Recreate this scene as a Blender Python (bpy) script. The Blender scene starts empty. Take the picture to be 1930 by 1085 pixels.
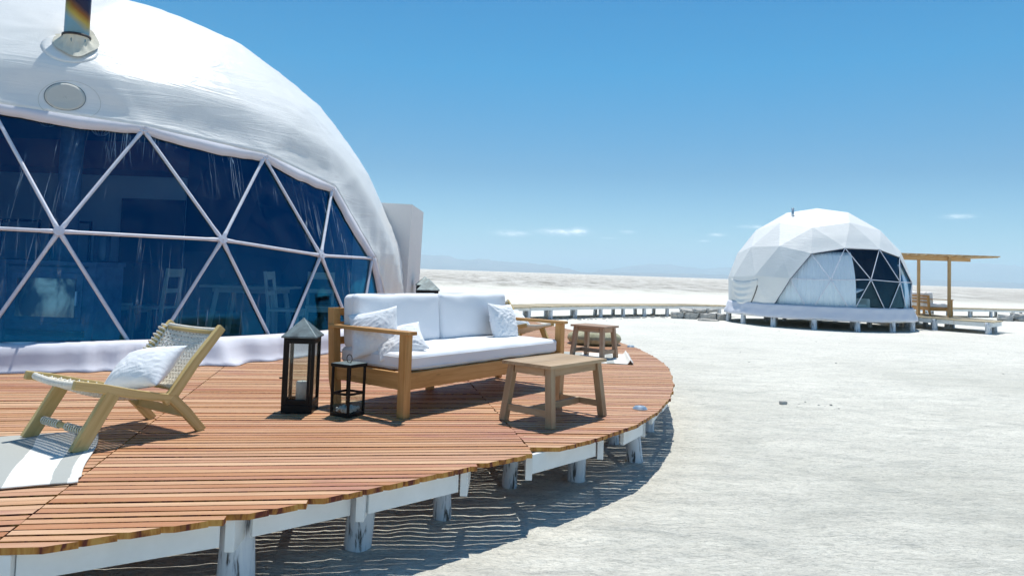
import bpy, math, random
from mathutils import Vector, Matrix, noise as mnoise
R_ = math.radians
PI = math.pi
TAU = 2 * PI
rnd = random.Random(7)
scene = bpy.context.scene
COL = scene.collection

# ------------------------------------------------------------------ camera
cam_d = bpy.data.cameras.new("camera")
cam = bpy.data.objects.new("camera", cam_d)
COL.objects.link(cam)
cam_d.sensor_width = 36.0
cam_d.lens = 36.0 * 1345 / 1930
cam_d.shift_y = -0.0507
cam_d.clip_start = 0.05
cam_d.clip_end = 200000
cam.matrix_world = Matrix.Translation((0, 0, 1.54)) @ Matrix.Rotation(PI / 2 + 0.05, 4, 'X') @ Matrix.Rotation(0.033, 4, 'Z')
scene.camera = cam

# ------------------------------------------------------------------ sun, sky, exposure
SUN_EL, SUN_AZ = R_(70), R_(8)          # azimuth measured from +Y towards +X
sd = Vector((math.cos(SUN_EL) * math.sin(SUN_AZ), math.cos(SUN_EL) * math.cos(SUN_AZ), math.sin(SUN_EL)))
sun_d = bpy.data.lights.new("sun", 'SUN')
sun_d.energy = 5.0
sun_d.angle = R_(0.5)
sun_d.color = (1.0, 0.955, 0.88)
sun = bpy.data.objects.new("sun", sun_d)
COL.objects.link(sun)
sun.rotation_euler = sd.to_track_quat('Z', 'Y').to_euler()
sun.location = (0, 0, 30)

world = bpy.data.worlds.new("World")
scene.world = world
world.use_nodes = True
wn = world.node_tree.nodes
wl = world.node_tree.links
bg = wn["Background"]
sky = wn.new("ShaderNodeTexSky")
sky.sky_type = 'NISHITA'
sky.sun_disc = False
sky.sun_elevation = SUN_EL
sky.sun_rotation = SUN_AZ
sky.altitude = 2300
sky.air_density = 1.25
sky.dust_density = 0.6
sky.ozone_density = 2.5
bg.inputs["Strength"].default_value = 0.115


def wnode(t, **k):
    n = wn.new(t)
    for a, b in k.items():
        setattr(n, a, b)
    return n


def build_sky_clouds():
    """small thin fair-weather clouds low above the horizon, as directions in the sky"""
    tc = wnode("ShaderNodeTexCoord")
    sep = wnode("ShaderNodeSeparateXYZ")
    wl.new(tc.outputs["Generated"], sep.inputs[0])
    at = wnode("ShaderNodeMath", operation='ARCTAN2')
    wl.new(sep.outputs[0], at.inputs[0]); wl.new(sep.outputs[1], at.inputs[1])      # azimuth from +Y
    el = wnode("ShaderNodeMath", operation='ARCSINE')
    wl.new(sep.outputs[2], el.inputs[0])
    cmb = wnode("ShaderNodeCombineXYZ")
    wl.new(at.outputs[0], cmb.inputs[0]); wl.new(el.outputs[0], cmb.inputs[1])
    nz = wnode("ShaderNodeTexNoise")
    mp = wnode("ShaderNodeMapping"); mp.inputs["Scale"].default_value = (75, 210, 1)
    wl.new(cmb.outputs[0], mp.inputs[0]); wl.new(mp.outputs[0], nz.inputs["Vector"])
    nz.inputs["Scale"].default_value = 1.0; nz.inputs["Detail"].default_value = 6
    nz.inputs["Roughness"].default_value = 0.6
    clouds = [(0.000, 0.0535, 0.019, 0.0034, 1.0), (0.070, 0.0575, 0.026, 0.0036, 1.2), (0.093, 0.0590, 0.010, 0.0042, 1.3),
              (0.160, 0.0600, 0.008, 0.0020, .7), (0.280, 0.0585, 0.009, 0.0020, .75), (0.330, 0.070, 0.020, 0.0022, .5),
              (0.262, 0.0500, 0.008, 0.0014, .5), (0.560, 0.083, 0.013, 0.0022, .8), (0.135, 0.051, 0.010, 0.0012, .35)]
    acc = None
    for a, e, sa, se, s in clouds:
        dx = wnode("ShaderNodeMath", operation='SUBTRACT'); wl.new(at.outputs[0], dx.inputs[0]); dx.inputs[1].default_value = a
        dx2 = wnode("ShaderNodeMath", operation='DIVIDE'); wl.new(dx.outputs[0], dx2.inputs[0]); dx2.inputs[1].default_value = sa
        dx3 = wnode("ShaderNodeMath", operation='MULTIPLY'); wl.new(dx2.outputs[0], dx3.inputs[0]); wl.new(dx2.outputs[0], dx3.inputs[1])
        dy = wnode("ShaderNodeMath", operation='SUBTRACT'); wl.new(el.outputs[0], dy.inputs[0]); dy.inputs[1].default_value = e
        dy2 = wnode("ShaderNodeMath", operation='DIVIDE'); wl.new(dy.outputs[0], dy2.inputs[0]); dy2.inputs[1].default_value = se
        dy3 = wnode("ShaderNodeMath", operation='MULTIPLY'); wl.new(dy2.outputs[0], dy3.inputs[0]); wl.new(dy2.outputs[0], dy3.inputs[1])
        ad = wnode("ShaderNodeMath", operation='ADD'); wl.new(dx3.outputs[0], ad.inputs[0]); wl.new(dy3.outputs[0], ad.inputs[1])
        ng = wnode("ShaderNodeMath", operation='MULTIPLY'); wl.new(ad.outputs[0], ng.inputs[0]); ng.inputs[1].default_value = -1
        ex = wnode("ShaderNodeMath", operation='EXPONENT'); wl.new(ng.outputs[0], ex.inputs[0])
        ml = wnode("ShaderNodeMath", operation='MULTIPLY'); wl.new(ex.outputs[0], ml.inputs[0]); ml.inputs[1].default_value = s
        if acc is None:
            acc = ml
        else:
            mx = wnode("ShaderNodeMath", operation='MAXIMUM'); wl.new(acc.outputs[0], mx.inputs[0]); wl.new(ml.outputs[0], mx.inputs[1]); acc = mx
    sub = wnode("ShaderNodeMath", operation='MULTIPLY_ADD')
    wl.new(nz.outputs["Fac"], sub.inputs[0]); sub.inputs[1].default_value = 1.7; sub.inputs[2].default_value = -0.45
    mu = wnode("ShaderNodeMath", operation='MULTIPLY'); mu.use_clamp = True
    wl.new(acc.outputs[0], mu.inputs[0]); wl.new(sub.outputs[0], mu.inputs[1])
    m2 = wnode("ShaderNodeMath", operation='MULTIPLY'); wl.new(mu.outputs[0], m2.inputs[0]); m2.inputs[1].default_value = 1.3
    mix = wnode("ShaderNodeMix", data_type='RGBA')
    wl.new(m2.outputs[0], mix.inputs["Factor"])
    # the deep saturated blue of thin high desert air, paler towards the horizon
    rp = wnode("ShaderNodeValToRGB")
    sc = wnode("ShaderNodeMath", operation='MULTIPLY'); wl.new(el.outputs[0], sc.inputs[0]); sc.inputs[1].default_value = 1.8; sc.use_clamp = True
    wl.new(sc.outputs[0], rp.inputs[0])
    e = rp.color_ramp.elements
    e.new(.25); e.new(.5)
    for q, (p, c) in enumerate([(0, (.235, .375, .435)), (.25, (.085, .265, .355)), (.5, (.010, .345, .455)), (1, (.0, .32, .47))]):
        e[q].position = p; e[q].color = (*c, 1)
    tint = wnode("ShaderNodeMix", data_type='RGBA', blend_type='MULTIPLY')
    tint.inputs["Factor"].default_value = 1
    wl.new(sky.outputs[0], tint.inputs["A"]); wl.new(rp.outputs[0], tint.inputs["B"])
    sc2 = wnode("ShaderNodeVectorMath", operation='SCALE'); wl.new(tint.outputs["Result"], sc2.inputs[0]); sc2.inputs["Scale"].default_value = 2.0
    wl.new(sc2.outputs[0], mix.inputs["A"])
    mix.inputs["B"].default_value = (14.5, 14.5, 14.5, 1)
    wl.new(mix.outputs["Result"], bg.inputs["Color"])


build_sky_clouds()
scene.view_settings.view_transform = 'Standard'
scene.view_settings.look = 'None'
scene.view_settings.gamma = 1
scene.view_settings.exposure = 0.07
scene.render.engine = 'CYCLES'
cy = scene.cycles
cy.use_denoising = True
cy.max_bounces = 8
cy.diffuse_bounces = 3
cy.glossy_bounces = 4
cy.transmission_bounces = 6
cy.transparent_max_bounces = 16
cy.volume_bounces = 1
cy.sample_clamp_indirect = 6
cy.caustics_reflective = False
cy.caustics_refractive = False


# ------------------------------------------------------------------ materials
class Mat:
    def __init__(s, name, color=(.5, .5, .5), rough=.6, spec=.5, metal=0):
        s.m = bpy.data.materials.new(name)
        s.m.use_nodes = True
        s.n = s.m.node_tree.nodes
        s.l = s.m.node_tree.links
        s.b = s.n["Principled BSDF"]
        s.b.inputs["Base Color"].default_value = (*color, 1)
        s.b.inputs["Roughness"].default_value = rough
        s.b.inputs["Specular IOR Level"].default_value = spec
        s.b.inputs["Metallic"].default_value = metal
        s.out = s.n["Material Output"]

    def node(s, t, **k):
        n = s.n.new(t)
        for a, b in k.items():
            setattr(n, a, b)
        return n

    def coord(s, kind="Object", scale=(1, 1, 1), rot=(0, 0, 0)):
        t = s.node("ShaderNodeTexCoord")
        mp = s.node("ShaderNodeMapping")
        mp.inputs["Scale"].default_value = scale
        mp.inputs["Rotation"].default_value = rot
        s.l.new(t.outputs[kind], mp.inputs[0])
        return mp.outputs[0]

    def noise(s, vec, scale, detail=4, rough=.55, dist=0):
        n = s.node("ShaderNodeTexNoise")
        s.l.new(vec, n.inputs["Vector"])
        n.inputs["Scale"].default_value = scale
        n.inputs["Detail"].default_value = detail
        n.inputs["Roughness"].default_value = rough
        n.inputs["Distortion"].default_value = dist
        return n.outputs["Fac"]

    def ramp(s, fac, stops):
        r = s.node("ShaderNodeValToRGB")
        e = r.color_ramp.elements
        while len(e) < len(stops):
            e.new(0.5)
        for i, (p, c) in enumerate(stops):
            e[i].position = p
            e[i].color = (*c, 1) if len(c) == 3 else c
        s.l.new(fac, r.inputs[0])
        return r.outputs[0]

    def mix(s, fac, a, b, mode='MIX'):
        m = s.node("ShaderNodeMix", data_type='RGBA', blend_type=mode)
        for sock, v in (("Factor", fac), ("A", a), ("B", b)):
            if hasattr(v, "is_output") or hasattr(v, "links"):
                s.l.new(v, m.inputs[sock])
            elif sock == "Factor":
                m.inputs[sock].default_value = v
            else:
                m.inputs[sock].default_value = (*v, 1)
        return m.outputs["Result"]

    def math(s, op, a, b=0, clamp=False):
        m = s.node("ShaderNodeMath", operation=op)
        m.use_clamp = clamp
        for i, v in enumerate((a, b)):
            if hasattr(v, "links"):
                s.l.new(v, m.inputs[i])
            else:
                m.inputs[i].default_value = v
        return m.outputs[0]

    def color(s, c):
        s.l.new(c, s.b.inputs["Base Color"])
        return s

    def bump(s, h, strength=.3, dist=.01, prev=None):
        b = s.node("ShaderNodeBump")
        b.inputs["Strength"].default_value = strength
        b.inputs["Distance"].default_value = dist
        s.l.new(h, b.inputs["Height"])
        if prev is not None:
            s.l.new(prev, b.inputs["Normal"])
        s.l.new(b.outputs[0], s.b.inputs["Normal"])
        return b.outputs[0]


def wood(name, c1, c2, c3, rough=.55, rnd_amt=.25, knots=True):
    m = Mat(name, c1, rough, .35)
    v = m.coord("UV", (1.6, 22, 1))
    g = m.noise(v, 1.4, 6, .6, .6)
    v2 = m.coord("UV", (.7, 3.5, 1))
    g2 = m.noise(v2, 2.0, 3, .5, 1.0)
    f = m.math('ADD', m.math('MULTIPLY', g, .6), m.math('MULTIPLY', g2, .4))
    col = m.ramp(f, [(.30, c2), (.5, c1), (.72, c3)])
    at = m.node("ShaderNodeAttribute"); at.attribute_name = "rnd"
    k = m.math('ADD', m.math('MULTIPLY', at.outputs["Fac"], rnd_amt), 1 - rnd_amt * .5)
    vm = m.node("ShaderNodeVectorMath", operation='SCALE')
    m.l.new(col, vm.inputs[0]); m.l.new(k, vm.inputs["Scale"])
    out = vm.outputs[0]
    if knots:
        vk = m.coord("UV", (5, 22, 1))
        w = m.node("ShaderNodeTexVoronoi"); m.l.new(vk, w.inputs["Vector"]); w.inputs["Scale"].default_value = .55
        kn = m.ramp(w.outputs["Distance"], [(.0, (1, 1, 1)), (.11, (0, 0, 0))])
        out = m.mix(m.math('MULTIPLY', kn, .6), out, tuple(x * .35 for x in c2))
    m.color(out)
    m.bump(g, .25, .003)
    return m


def M_deck():
    m = Mat("deck_board_wood", (.5, .25, .13), .55, .3)
    v = m.coord("UV", (1.2, 30, 1))
    g = m.noise(v, 1.2, 6, .62, .4)
    o = m.coord("Object")
    big = m.noise(m.coord("Object", (.7, 3.0, 1)), 1.0, 4, .6, .5)
    at = m.node("ShaderNodeAttribute"); at.attribute_name = "rnd"
    base = m.ramp(at.outputs["Fac"], [(.0, (.44, .19, .09)), (.2, (.54, .29, .15)), (.45, (.62, .375, .215)), (.6, (.70, .46, .28)), (.75, (.56, .33, .20)), (.9, (.46, .215, .125)), (1, (.66, .43, .27))])
    c = m.mix(m.math('MULTIPLY', m.ramp(g, [(.3, (1, 1, 1)), (.62, (0, 0, 0))]), .42), base, (.22, .065, .03))
    pur = m.ramp(big, [(.56, (0, 0, 0)), (.70, (1, 1, 1))])
    c = m.mix(m.math('MULTIPLY', pur, .5), c, (.33, .125, .13))
    pale = m.noise(m.coord("UV", (.8, 5, 1)), 1.0, 3)
    c = m.mix(m.math('MULTIPLY', m.ramp(pale, [(.5, (0, 0, 0)), (.72, (1, 1, 1))]), .3), c, (.70, .46, .31))
    vk = m.coord("UV", (4, 14, 1))
    w = m.node("ShaderNodeTexVoronoi"); m.l.new(vk, w.inputs["Vector"]); w.inputs["Scale"].default_value = .35
    kn = m.ramp(w.outputs["Distance"], [(.0, (1, 1, 1)), (.075, (0, 0, 0))])
    c = m.mix(m.math('MULTIPLY', kn, .55), c, (.12, .03, .012))
    # rough saw-cut ends, raw yellow with drips of dark stain
    geo = m.node("ShaderNodeNewGeometry")
    sp = m.node("ShaderNodeSeparateXYZ"); m.l.new(geo.outputs["True Normal"], sp.inputs[0])
    side = m.ramp(sp.outputs[2], [(.05, (1, 1, 1)), (.4, (0, 0, 0))])
    dr = m.noise(m.coord("Object", (14, 14, 3)), 1.2, 4, .6, .8)
    ec = m.ramp(dr, [(.40, (.12, .02, .012)), (.50, (.42, .17, .03)), (.62, (.55, .29, .07))])
    c = m.mix(side, c, ec)
    m.color(c)
    m.bump(g, .35, .003)
    return m.m


def M_whitewash(name="whitewashed_timber"):
    m = Mat(name, (.75, .77, .78), .75, .25)
    o = m.coord("Object", (9, 9, 1.4))
    n = m.noise(o, 2.6, 6, .65, .6)
    o2 = m.coord("Object", (40, 40, 5))
    n2 = m.noise(o2, 1.5, 3, .6)
    f = m.math('ADD', m.math('MULTIPLY', n, .7), m.math('MULTIPLY', n2, .3))
    c = m.ramp(f, [(.40, (.10, .095, .09)), (.435, (.40, .43, .47)), (.47, (.66, .70, .75)), (.8, (.82, .84, .85))])
    m.color(c)
    m.bump(f, .5, .006)
    return m.m


def M_fascia():
    m = Mat("white_painted_board", (.78, .8, .8), .6, .35)
    o = m.coord("Object", (1, 1, 1))
    n = m.noise(o, 3.2, 5, .6)
    dr = m.noise(m.coord("Object", (16, 16, .7)), 1.0, 2, .5)
    c = m.ramp(n, [(.3, (.70, .72, .71)), (.7, (.83, .85, .85))])
    c = m.mix(m.math('MULTIPLY', m.ramp(dr, [(.70, (0, 0, 0)), (.725, (1, 1, 1))]), .5), c, (.55, .36, .15))
    m.color(c)
    m.bump(n, .2, .004)
    return m.m


def M_salt():
    m = Mat("salt_crust", (.76, .75, .72), .85, .15)
    o = m.coord("Object")
    n1 = m.noise(o, .30, 6, .62, .4)             # broad patches
    st = m.coord("Object", (1.0, 2.2, 1.0), (0, 0, R_(-14)))
    n2 = m.noise(st, 1.5, 9, .72, .7)            # streaky crust
    n5 = m.noise(st, 11, 6, .72, .9)            # hand-sized scabs
    n3 = m.noise(st, 38, 4, .65)                 # grain
    a = m.ramp(n1, [(.34, (.69, .675, .59)), (.50, (.79, .77, .68)), (.64, (.86, .84, .745))])
    b = m.mix(m.math('MULTIPLY', m.ramp(n2, [(.36, (1, 1, 1)), (.52, (0, 0, 0))]), .42), a, (.45, .46, .42))
    b = m.mix(m.math('MULTIPLY', m.ramp(n5, [(.37, (1, 1, 1)), (.48, (0, 0, 0))]), .55), b, (.42, .425, .38))
    b = m.mix(m.math('MULTIPLY', m.ramp(n5, [(.58, (0, 0, 0)), (.70, (1, 1, 1))]), .5), b, (.84, .84, .79))
    c = m.mix(m.math('MULTIPLY', m.ramp(n3, [(.36, (1, 1, 1)), (.50, (0, 0, 0))]), .40), b, (.38, .39, .36))
    # beyond the camp the crust is rough and tan
    sep = m.node("ShaderNodeSeparateXYZ")
    tc = m.node("ShaderNodeTexCoord"); m.l.new(tc.outputs["Object"], sep.inputs[0])
    pale = m.math('MULTIPLY', m.math('SUBTRACT', sep.outputs[1], 9), 1 / 14., True)
    pale2 = m.math('SUBTRACT', 1, m.math('MULTIPLY', m.math('SUBTRACT', sep.outputs[1], 40), 1 / 25., True))
    c = m.mix(m.math('MULTIPLY', m.math('MULTIPLY', pale, pale2), .5), c, (.80, .795, .745))
    far = m.math('MULTIPLY', m.math('SUBTRACT', sep.outputs[1], 62), 1 / 30., True)
    rough_n = m.noise(m.coord("Object", (.30, .07, .30)), 1.0, 7, .80, .4)
    fc = m.ramp(rough_n, [(.38, (.30, .28, .24)), (.47, (.56, .53, .475)), (.58, (.78, .76, .70))])
    c = m.mix(m.math('MULTIPLY', far, .95), c, fc)
    m.color(c)
    nb = m.bump(n3, .5, .012)
    nb1 = m.bump(n5, .6, .05, nb)
    h = m.math('ADD', m.math('MULTIPLY', n2, 1.0), m.math('MULTIPLY', n1, .6))
    nb2 = m.bump(h, .6, .14, nb1)
    m.bump(m.math('MULTIPLY', rough_n, far), .8, 2.0, nb2)
    return m.m


def M_cover(name, wr=.5, gloss=.38):
    """coated white tent fabric, with the fine tension wrinkles as bump"""
    m = Mat(name, (.80, .815, .82), gloss, .5)
    tc = m.node("ShaderNodeTexCoord")
    sep = m.node("ShaderNodeSeparateXYZ"); m.l.new(tc.outputs["Object"], sep.inputs[0])
    at = m.math('ARCTAN2', sep.outputs[0], sep.outputs[1])
    cmb = m.node("ShaderNodeCombineXYZ")
    m.l.new(m.math('MULTIPLY', at, 1.6), cmb.inputs[0])
    m.l.new(m.math('MULTIPLY', sep.outputs[2], 3.4), cmb.inputs[1])
    d = m.noise(cmb.outputs[0], 1.1, 6, .62, 1.4)
    c2 = m.node("ShaderNodeCombineXYZ")
    m.l.new(m.math('MULTIPLY', at, 5.0), c2.inputs[0])
    m.l.new(m.math('MULTIPLY', sep.outputs[2], 1.2), c2.inputs[1])
    d2 = m.noise(c2.outputs[0], 2.0, 5, .6, 1.8)
    msk = m.ramp(m.noise(tc.outputs["Object"], .55, 3), [(.38, (0, 0, 0)), (.62, (1, 1, 1))])
    h = m.math('ADD', m.math('MULTIPLY', m.ramp(d, [(.42, (0, 0, 0)), (.5, (1, 1, 1)), (.58, (0, 0, 0))]), msk), m.math('MULTIPLY', d2, .45))
    m.bump(h, wr, .05)
    dirt = m.noise(tc.outputs["Object"], 1.1, 6, .65)
    m.color(m.ramp(dirt, [(.3, (.77, .775, .75)), (.7, (.84, .84, .82))]))
    return m.m


def M_fabric(name, c, wr=.2, scale=500, dist=.003):
    m = Mat(name, c, .85, .2)
    o = m.coord("Object")
    a = m.noise(o, 5, 4, .6, .6)
    b = m.noise(o, scale, 2)
    nb = m.bump(a, wr, .03)
    m.bump(b, .25, dist, nb)
    m.color(m.mix(m.math('MULTIPLY', a, .12), c, tuple(x * .82 for x in c)))
    return m.m


def schlick(m, f0, normal=None):
    """reflectance of a thin sheet, the same seen from either side"""
    geo = m.node("ShaderNodeNewGeometry")
    d = m.node("ShaderNodeVectorMath", operation='DOT_PRODUCT')
    m.l.new(geo.outputs["Incoming"], d.inputs[0]); m.l.new(normal if normal is not None else geo.outputs["Normal"], d.inputs[1])
    c = m.math('ABSOLUTE', d.outputs["Value"])
    p = m.math('POWER', m.math('SUBTRACT', 1, c, True), 5)
    return m.math('ADD', m.math('MULTIPLY', p, 1 - f0), f0, True)


def M_pane(name, tint=(.42, .62, .78), gl=(.42, .68, 1.0), f0=.06, scratches=.6):
    m = Mat(name)
    tr = m.node("ShaderNodeBsdfTransparent"); tr.inputs[0].default_value = (*tint, 1)
    g = m.node("ShaderNodeBsdfGlossy"); g.inputs[0].default_value = (*gl, 1); g.inputs["Roughness"].default_value = .07
    o = m.coord("Object")
    bn = m.noise(m.coord("Object", (1.2, 1.2, .5)), 1.6, 3, .5, .8)
    bp = m.node("ShaderNodeBump"); bp.inputs["Strength"].default_value = .35; bp.inputs["Distance"].default_value = .03
    m.l.new(bn, bp.inputs["Height"]); m.l.new(bp.outputs[0], g.inputs["Normal"])
    mx = m.node("ShaderNodeMixShader")
    m.l.new(schlick(m, f0), mx.inputs[0]); m.l.new(tr.outputs[0], mx.inputs[1]); m.l.new(g.outputs[0], mx.inputs[2])
    # creases and scuffs in the clear film
    di = m.node("ShaderNodeBsdfDiffuse"); di.inputs[0].default_value = (.55, .68, .78, 1)
    sp = m.node("ShaderNodeSeparateXYZ"); m.l.new(o, sp.inputs[0])
    az = m.math('ARCTAN2', sp.outputs[0], sp.outputs[1])

    def creases(lean, sc, seed, w):
        cb = m.node("ShaderNodeCombineXYZ")
        m.l.new(m.math('MULTIPLY', m.math('ADD', az, m.math('MULTIPLY', sp.outputs[2], lean)), sc), cb.inputs[0])
        cb.inputs[1].default_value = seed
        m.l.new(m.math('MULTIPLY', sp.outputs[2], .25), cb.inputs[2])
        return m.ramp(m.noise(cb.outputs[0], 1.0, 3, .55), [(.5 - w, (0, 0, 0)), (.5, (1, 1, 1)), (.5 + w, (0, 0, 0))])
    l1 = creases(.025, 26, 3, .006)
    l2 = creases(-.012, 48, 11, .006)
    msk = m.ramp(m.noise(o, .9, 3), [(.50, (0, 0, 0)), (.62, (1, 1, 1))])
    f = m.math('MULTIPLY', m.math('MAXIMUM', l1, m.math('MULTIPLY', l2, .5)), m.math('MULTIPLY', msk, scratches))
    hz = m.math('MULTIPLY', m.ramp(m.noise(o, 1.4, 5, .7, 1.0), [(.4, (0, 0, 0)), (.8, (1, 1, 1))]), .04)
    f = m.math('ADD', f, hz, True)
    m2 = m.node("ShaderNodeMixShader")
    m.l.new(f, m2.inputs[0]); m.l.new(mx.outputs[0], m2.inputs[1]); m.l.new(di.outputs[0], m2.inputs[2])
    m.l.new(m2.outputs[0], m.out.inputs[0])
    return m.m


def M_stove_glass():
    m = Mat("stove_glass_painted_reflection", (.4, .37, .3), .10, .8, 1.0)
    n = m.noise(m.coord("Object", (2.2, 2, 1.2)), 1.6, 5, .6, .8)
    m.color(m.ramp(n, [(.42, (.05, .05, .05)), (.50, (.36, .32, .25)), (.62, (.62, .56, .45))]))  # khaki blotches paint a reflection of the bright ground into the glass colour
    m.bump(n, .15, .01)
    return m.m


def M_thin_glass(name, tint=(.9, .93, .92)):
    m = Mat(name)
    tr = m.node("ShaderNodeBsdfTransparent"); tr.inputs[0].default_value = (*tint, 1)
    g = m.node("ShaderNodeBsdfGlossy"); g.inputs["Roughness"].default_value = .03
    mx = m.node("ShaderNodeMixShader")
    m.l.new(schlick(m, .035), mx.inputs[0]); m.l.new(tr.outputs[0], mx.inputs[1]); m.l.new(g.outputs[0], mx.inputs[2])
    m.l.new(mx.outputs[0], m.out.inputs[0])
    return m.m


def M_rope():
    m = Mat("rope_cord", (.78, .75, .66), .85, .2)
    w = m.node("ShaderNodeTexWave"); w.inputs["Scale"].default_value = 45; w.inputs["Distortion"].default_value = 1.0
    m.l.new(m.coord("UV"), w.inputs["Vector"])
    n = m.noise(m.coord("Object"), 30, 3)
    m.color(m.ramp(n, [(.3, (.70, .67, .58)), (.7, (.84, .81, .73))]))
    m.bump(w.outputs["Fac"], .4, .002)
    return m.m


def M_pipe():
    m = Mat("heat_tinted_steel", (.42, .50, .56), .38, .5, .9)
    sep = m.node("ShaderNodeSeparateXYZ"); tc = m.node("ShaderNodeTexCoord"); m.l.new(tc.outputs["Object"], sep.inputs[0])
    z = m.math('ADD', sep.outputs[2], m.math('MULTIPLY', sep.outputs[0], .9))
    z = m.math('ADD', z, m.math('MULTIPLY', m.noise(tc.outputs["Object"], 5, 4), .12))
    c = m.ramp(m.math('MULTIPLY', z, 1.0), [(.0, (.10, .22, .31)), (.36, (.13, .25, .34)), (.46, (.34, .27, .07)), (.54, (.22, .09, .03)), (.62, (.04, .035, .06)), (1.0, (.05, .06, .12))])
    m.color(c)
    m.bump(m.noise(m.coord("Object", (30, 30, 2)), 2, 3), .1, .002)
    return m.m


def M_metal(name, c, rough=.5, metal=.6, var=.3):
    m = Mat(name, c, rough, .5, metal)
    n = m.noise(m.coord("Object"), 9, 6, .65, .5)
    m.color(m.ramp(n, [(.35, tuple(x * (1 - var) for x in c)), (.65, tuple(min(1, x * (1 + var)) for x in c))]))
    m.bump(n, .15, .003)
    return m.m


def M_black_iron():
    m = Mat("black_powder_coated_iron", (.007, .0075, .008), .42, .22, 0)
    n = m.noise(m.coord("Object"), 14, 5, .6)
    m.bump(n, .12, .002)
    return m.m


def M_hill():
    m = Mat("far_hill_rock", (.16, .14, .13), .95, .1)
    n = m.noise(m.coord("Object", (.0012, .0012, .0012)), 1, 6, .65)
    m.color(m.ramp(n, [(.3, (.22, .24, .27)), (.7, (.34, .34, .34))]))
    return m.m


def M_rock(name="salt_block_stone", a=(.34, .33, .31), b=(.62, .60, .56)):
    m = Mat(name, a, .95, .1)
    n = m.noise(m.coord("Object"), 5, 7, .7, .3)
    m.color(m.ramp(n, [(.3, a), (.7, b)]))
    m.bump(n, .9, .03)
    return m.m


def M_rug():
    m = Mat("striped_cotton_rug", (.8, .8, .77), .95, .1)
    sep = m.node("ShaderNodeSeparateXYZ"); tc = m.node("ShaderNodeTexCoord"); m.l.new(tc.outputs["UV"], sep.inputs[0])
    x = m.math('ADD', sep.outputs[0], m.math('MULTIPLY', m.math('SUBTRACT', m.noise(m.coord("UV", (40, 6, 1)), 2, 3), .5), .012))
    W, G = (.80, .80, .76), (.40, .42, .40)
    r = m.node("ShaderNodeValToRGB"); r.color_ramp.interpolation = 'CONSTANT'
    e = r.color_ramp.elements
    stops = [(0, W), (.029, G), (.082, W), (.205, G), (.385, W), (.55, G), (.6, W)]
    while len(e) < len(stops):
        e.new(.5)
    for i, (p, c) in enumerate(stops):
        e[i].position = p; e[i].color = (*c, 1)
    m.l.new(x, r.inputs[0])
    n = m.noise(m.coord("UV", (1, 1, 1)), 420, 2)
    n2 = m.noise(m.coord("UV", (300, 30, 1)), 1, 3)
    m.color(m.mix(m.math('MULTIPLY', n2, .3), r.outputs[0], (.5, .5, .47)))
    m.bump(n, .8, .003)
    return m.m


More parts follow.
